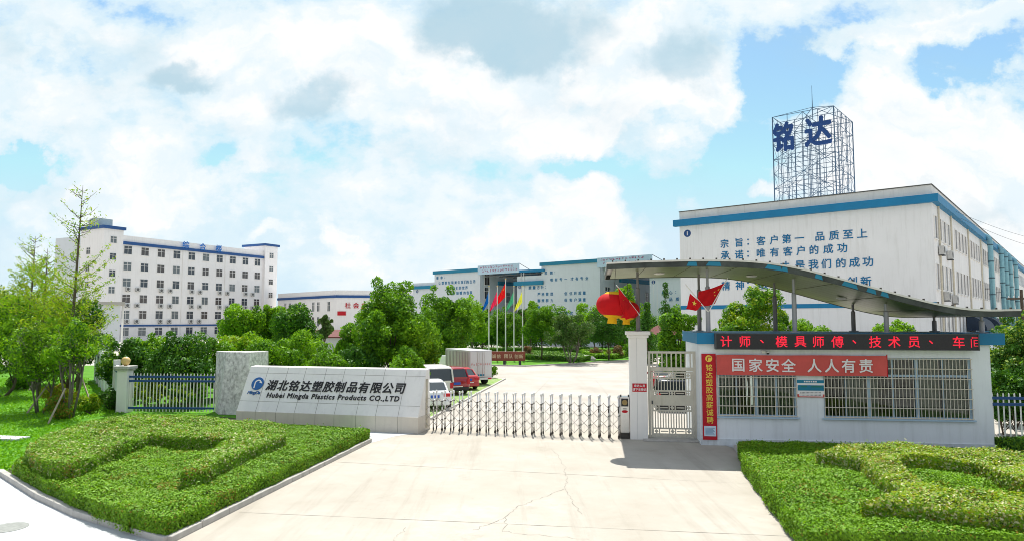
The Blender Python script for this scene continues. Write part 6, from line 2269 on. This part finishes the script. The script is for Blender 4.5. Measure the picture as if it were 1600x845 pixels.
def car(label, x, y, heading, paint, kind='sedan', s=0.88, cat='car', group='cars parked left of the yard', rear_plate=True):
    """heading = direction the nose points; origin on the ground at the middle of the rear axle side"""
    L_, Wd, Ht = {'sedan': (4.55, 1.78, 1.46), 'suv': (4.5, 1.82, 1.68), 'van': (4.7, 1.75, 1.95)}[kind]
    r = empty({'sedan': 'parked_sedan', 'suv': 'parked_suv', 'van': 'parked_van'}[kind], (x, y, 0.01), heading, label, cat, group)
    r.scale = (s, s, s)
    hw = Wd / 2
    belt = {'sedan': 0.92, 'suv': 1.02, 'van': 1.05}[kind]

    def ring(xx, w, zb, zt, rr=0.10):
        return [(xx, -w + rr, zb), (xx, w - rr, zb), (xx, w, zb + rr), (xx, w, zt - rr * 1.2), (xx, w - rr * 1.2, zt), (xx, -w + rr * 1.2, zt), (xx, -w, zt - rr * 1.2), (xx, -w, zb + rr)]
    if kind == 'sedan':
        secs = [(0.0, .80, .42, .88), (0.12, .93, .24, .98), (0.9, .99, .2, 1.0), (2.2, 1.0, .2, .95), (3.3, .99, .2, .93), (4.1, .95, .22, .78), (4.45, .86, .26, .66), (4.55, .7, .34, .56)]
        gh_ = [(0.35, .78, .96), (0.95, .74, 1.36), (1.6, .75, Ht), (2.3, .75, Ht - .02), (2.75, .75, 1.36), (3.35, .82, .94)]
    elif kind == 'suv':
        secs = [(0.0, .86, .42, .98), (0.1, .96, .28, 1.05), (0.9, 1.0, .25, 1.04), (2.4, 1.0, .25, 1.02), (3.3, .99, .25, 1.0), (4.1, .96, .27, .92), (4.42, .88, .3, .78), (4.5, .74, .36, .66)]
        gh_ = [(0.05, .82, 1.0), (0.35, .78, Ht - .10), (0.8, .78, Ht), (2.2, .78, Ht - .01), (2.7, .78, Ht - .14), (3.35, .85, 1.0)]
    else:
        secs = [(0.0, .92, .40, 1.05), (0.08, .98, .28, 1.08), (0.9, 1.0, .25, 1.08), (2.4, 1.0, .25, 1.08), (3.9, .99, .25, 1.05), (4.5, .95, .28, .95), (4.7, .85, .34, .8)]
        gh_ = [(0.02, .92, 1.04), (0.10, .88, Ht - .12), (0.3, .86, Ht), (2.6, .86, Ht), (3.4, .86, Ht - .1), (4.3, .88, 1.04)]
    MB().loft([ring(a, hw * w, zb, zt) for a, w, zb, zt in secs]).build('body', paint, r, smooth=True)

    def gring(xx, w, zt, zb, rr=0.12):
        return [(xx, -hw * 0.97 * (w + .12), zb), (xx, hw * 0.97 * (w + .12), zb), (xx, hw * w, max(zb + .01, zt - rr * .5)), (xx, hw * w - rr, zt), (xx, -hw * w + rr, zt), (xx, -hw * w, max(zb + .01, zt - rr * .5))]
    zb = belt - 0.06
    MB().loft([gring(a, w, max(zt, zb + .03), zb) for a, w, zt in gh_]).build('cabin_glass', m_carglass, r, smooth=False)
    roof = MB()
    hi = [g for g in gh_ if g[2] > Ht - 0.16]
    roof.loft([[(a, -hw * w + .02, zt - .10), (a, hw * w - .02, zt - .10), (a, hw * w + .012, zt - .04), (a, hw * w - .10, zt + .018), (a, -hw * w + .10, zt + .018), (a, -hw * w - .012, zt - .04)] for a, w, zt in hi])
    ro = roof.build('roof', paint, r, smooth=True)
    pil = MB()
    for sy in (-1, 1):
        for (i, j) in ((0, 1), (len(gh_) - 1, len(gh_) - 2)):
            a, b = gh_[i], gh_[j]
            pil.tube([(a[0], sy * (hw * a[1] + .05), belt - .02), (b[0], sy * (hw * b[1] - .0), b[2] - .03)], 0.055, 6)
        mx_ = (gh_[1][0] + gh_[-2][0]) / 2
        pil.tube([(mx_, sy * hw * 0.9, belt - .02), (mx_, sy * hw * gh_[2][1], Ht - .06)], 0.045, 6)
    if kind != 'sedan':
        a = gh_[0]
        pil.box(a[0] - 0.03, a[0] + 0.07, -hw * .8, hw * .8, belt - .04, belt + .08)
    pil.build('pillars', paint, r)
    MB().box(-0.05, 0.25, -hw * .88, hw * .88, 0.26, 0.5).build('rear_bumper', paint if kind == 'sedan' else m_bumper, r, bevel=0.04)
    MB().box(L_ - .22, L_ + .03, -hw * .82, hw * .82, 0.26, 0.46).build('front_bumper', paint, r, bevel=0.04)
    for sy in (-1, 1):
        a0, a1 = sorted((sy * hw * .52, sy * hw * .90))
        if kind == 'sedan':
            MB().box(-0.03, 0.2, a0, a1, 0.70, 0.87).build('tail_light', m_tail, r, bevel=0.02)
        else:
            a0, a1 = sorted((sy * hw * .74, sy * hw * .96))
            MB().box(-0.03, 0.14, a0, a1, 0.66, 1.0).build('tail_light', m_tail, r, bevel=0.02)
        a0, a1 = sorted((sy * hw * .5, sy * hw * .84))
        MB().box(L_ - .3, L_ - .06, a0, a1, 0.62, 0.76).build('headlight', m_lamp, r, bevel=0.02)
        MB().box(gh_[-1][0] - .45, gh_[-1][0] - .28, *sorted((sy * hw * 1.0, sy * hw * 1.2)), belt, belt + .14).build('wing_mirror', paint, r, bevel=0.02)
        for xx in (0.82, L_ - 0.85):
            w = MB().tube([(xx, sy * (hw - .18), 0.31), (xx, sy * (hw + .01), 0.31)], 0.31, 20).build('wheel', m_tyre, r)
            MB().tube([(xx, sy * (hw + .005), 0.31), (xx, sy * (hw + .022), 0.31)], 0.2, 16).build('rim', m_rim, w)
    MB().box(-0.055 if kind == 'sedan' else -0.03, -0.02, -0.23, 0.23, 0.64, 0.79).build('number_plate', m_plate, r)
    MB().box(-0.052, -0.0, -hw * .4, hw * .4, 0.50, 0.55).build('trim_strip', m_steel, r)
    return r


m_carwhite = M('white_car_paint', (0.78, 0.8, 0.82), 0.25, 0.02, 2, coat=0.6)
m_carcream = M('cream_white_van_paint', (0.72, 0.7, 0.64), 0.35, 0.04, 2, coat=0.4)
m_carred = M('dark_red_car_paint', (0.33, 0.012, 0.02), 0.25, 0.05, 2, coat=0.7)
m_carred2 = M('bright_red_car_paint', (0.48, 0.02, 0.02), 0.25, 0.05, 2, coat=0.7)
m_carblack = M('black_car_paint', (0.02, 0.02, 0.025), 0.2, 0.05, 2, coat=0.7)
m_carsilver = M('silver_car_paint', (0.5, 0.52, 0.54), 0.3, 0.03, 2, metal=0.5, coat=0.5)
m_carblue = M('navy_car_paint', (0.02, 0.05, 0.14), 0.25, 0.05, 2, coat=0.7)
hd0 = PI / 2 + math.radians(26)
car('white sedan with blue number plate parked nearest the folding gate', *at(681, 32.0), PI / 2 + math.radians(16), m_carwhite, 'sedan', 0.90)
car('cream white minivan parked between the white sedan and the red suv', *at(688, 36.3), PI / 2 + math.radians(18), m_carcream, 'van', 0.88, 'van')
car('dark red suv parked between minivan and red sedan', *at(715, 38.6), hd0, m_carred, 'suv', 0.90)
car('bright red sedan parked next to the box truck', *at(733, 41.2), hd0, m_carred2, 'sedan', 0.88)
# box truck
tb_ = at(751.5, 44.6)
TR = empty('box_truck', (tb_[0], tb_[1], 0.01), PI / 2 + math.radians(29), 'silver box truck with ribbed sides parked at the end of the row', 'truck', 'cars parked left of the yard')
m_truck = M('silver_truck_sheet', (0.6, 0.6, 0.61), 0.4, 0.05, 1.5, metal=0.35, streak=0.2)
tl, twd, tz0, tz1 = 3.9, 1.62, 0.5, 2.24
MB().box(0, tl, -twd / 2, twd / 2, tz0, tz1).build('cargo_box', m_truck, TR, bevel=0.015)
rb_ = MB()
for k in range(16):
    xx = 0.15 + k * (tl - 0.3) / 15
    rb_.box(xx - 0.035, xx + 0.035, twd / 2 + 0.001, twd / 2 + 0.035, tz0 + 0.1, tz1 - 0.1).box(xx - 0.035, xx + 0.035, -twd / 2 - 0.035, -twd / 2 - 0.001, tz0 + 0.1, tz1 - 0.1)
rb_.build('side_ribs', m_truck, TR)
dr = MB()
for sy in (-1, 1):
    dr.box(-0.025, -0.001, *sorted((sy * 0.02, sy * (twd / 2 - .05))), tz0 + 0.08, tz1 - 0.06)
dro = dr.build('rear_door', M('pale_grey_truck_door', (0.66, 0.66, 0.66), 0.45, 0.04, 2, streak=0.2), TR)
for yy in (-0.25, -0.12, 0.12, 0.25):
    MB().tube([(-0.045, yy, tz0 + .05), (-0.045, yy, tz1 - .05)], 0.014, 6).build('lock_rod', m_steel, dro)
rd_ = MB()
rk_ = random.Random(12)
for k in range(9):
    yy = -twd / 2 + 0.17 + k * (twd - 0.34) / 8
    for j in range(4):
        if rk_.random() < 0.5:
            zz = 1.28 + 0.04 * j
            rd_.box(-0.031, -0.026, yy - rk_.uniform(.015, .05), yy + rk_.uniform(.015, .05), zz, zz + 0.018)
        else:
            q_ = yy + rk_.uniform(-.04, .04)
            rd_.box(-0.0325, -0.0275, q_ - 0.008, q_ + 0.008, 1.28 + rk_.uniform(0, .05), 1.36 + rk_.uniform(0, .07))
rd_.build('red_marking', m_redcloth, dro)
MB().box(-0.03, -0.003, -0.28, 0.28, tz0 + .09, tz0 + .2).build('number_plate', m_teal, dro)
MB().box(-0.06, 0.15, -twd / 2, twd / 2, tz0 - .16, tz0 - .02).build('rear_bar', m_white_trim, TR)
for sy in (-1, 1):
    MB().box(-0.08, -0.061, *sorted((sy * .5, sy * .76)), tz0 - .14, tz0 - .04).build('tail_light', m_tail, TR)
    w = MB().tube([(0.75, sy * (twd / 2 - .3), 0.33), (0.75, sy * (twd / 2 - .04), 0.33)], 0.33, 20).build('wheel', m_tyre, TR)
    MB().tube([(0.75, sy * (twd / 2 - .04), 0.33), (0.75, sy * (twd / 2 - .02), 0.33)], 0.18, 14).build('rim', m_rim, w)
    w = MB().tube([(4.6, sy * (twd / 2 - .3), 0.33), (4.6, sy * (twd / 2 - .04), 0.33)], 0.33, 20).build('wheel', m_tyre, TR)
    MB().tube([(4.6, sy * (twd / 2 - .04), 0.33), (4.6, sy * (twd / 2 - .02), 0.33)], 0.18, 14).build('rim', m_rim, w)
MB().box(0.2, 5.2, -0.35, 0.35, 0.3, 0.49).build('chassis', m_bumper, TR)
cb = MB().loft([[(xx, -.75, .35), (xx, .75, .35), (xx, .75, zt), (xx, -.75, zt)] for xx, zt in ((4.05, 1.75), (4.7, 1.75), (5.25, 1.1), (5.35, .9))])
cbo = cb.build('cab', m_carwhite, TR, bevel=0.04)
MB().add([(4.76, -.65, 1.62), (4.76, .65, 1.62), (5.2, .65, 1.18), (5.2, -.65, 1.18)], [(0, 1, 2, 3)]).build('windscreen', m_carglass, cbo, loc=(0.03, 0, 0.03))

gr_r = 'cars parked behind the wicket gate'
car('black suv seen low through the wicket gate bars', *at(1050, 31.5), PI / 2 - math.radians(8), m_carblack, 'suv', 0.85, group=gr_r)
car('white car seen through the right half of the wicket gate', *at(1074, 36.5), PI / 2 - math.radians(8), m_carwhite, 'suv', 0.92, group=gr_r)
car('dark red car seen through the middle of the wicket gate', *at(1037, 40.5), PI / 2 - math.radians(8), m_carred, 'sedan', 0.9, group=gr_r)
car('navy car at the far left behind the wicket gate', *at(1022, 47.0), PI / 2 - math.radians(70), m_carblue, 'sedan', 0.9, group=gr_r)
car('silver car in the back row behind the wicket gate', *at(1056, 49.5), PI / 2 - math.radians(70), m_carsilver, 'sedan', 0.9, group=gr_r)

# utility pole and wires at the far right
UP = empty('utility_pole', at(1596, 62) + (0,), -0.3, 'dark wooden utility pole with cross arm at the right edge', 'utility pole')
MB().tube([(0, 0, 0), (0, 0, 7.0)], [0.16, 0.12], 10).build('pole', m_bark, UP)
MB().box(-1.1, 0.4, -0.06, 0.06, 6.1, 6.25).build('cross_arm', m_bark, UP)
for x in (-1.0, -0.6, -0.2):
    MB().lathe([(0.03, 0), (0.06, 0.05), (0.04, 0.14), (0.02, 0.18)], 8, 0, (x, 0, 6.25)).build('insulator', m_white_trim, UP)
for i, (a, b, lb) in enumerate((((1494, 331, 56), (1640, 379, 60), 'upper thin power line crossing the sky right of the factory roof'), ((1500, 341, 56), (1640, 393, 60), 'lower thin power line crossing the sky right of the factory roof'))):
    A_, B_ = V(*a), V(*b)
    pts = [A_.lerp(B_, t / 10) + Vector((0, 0, -0.25 * math.sin(PI * t / 10))) - A_ for t in range(11)]
    o = MB().tube(pts, 0.012, 4).build('power_line', m_darkframe, loc=A_)
    tag(o, lb, 'power line', 'power lines')
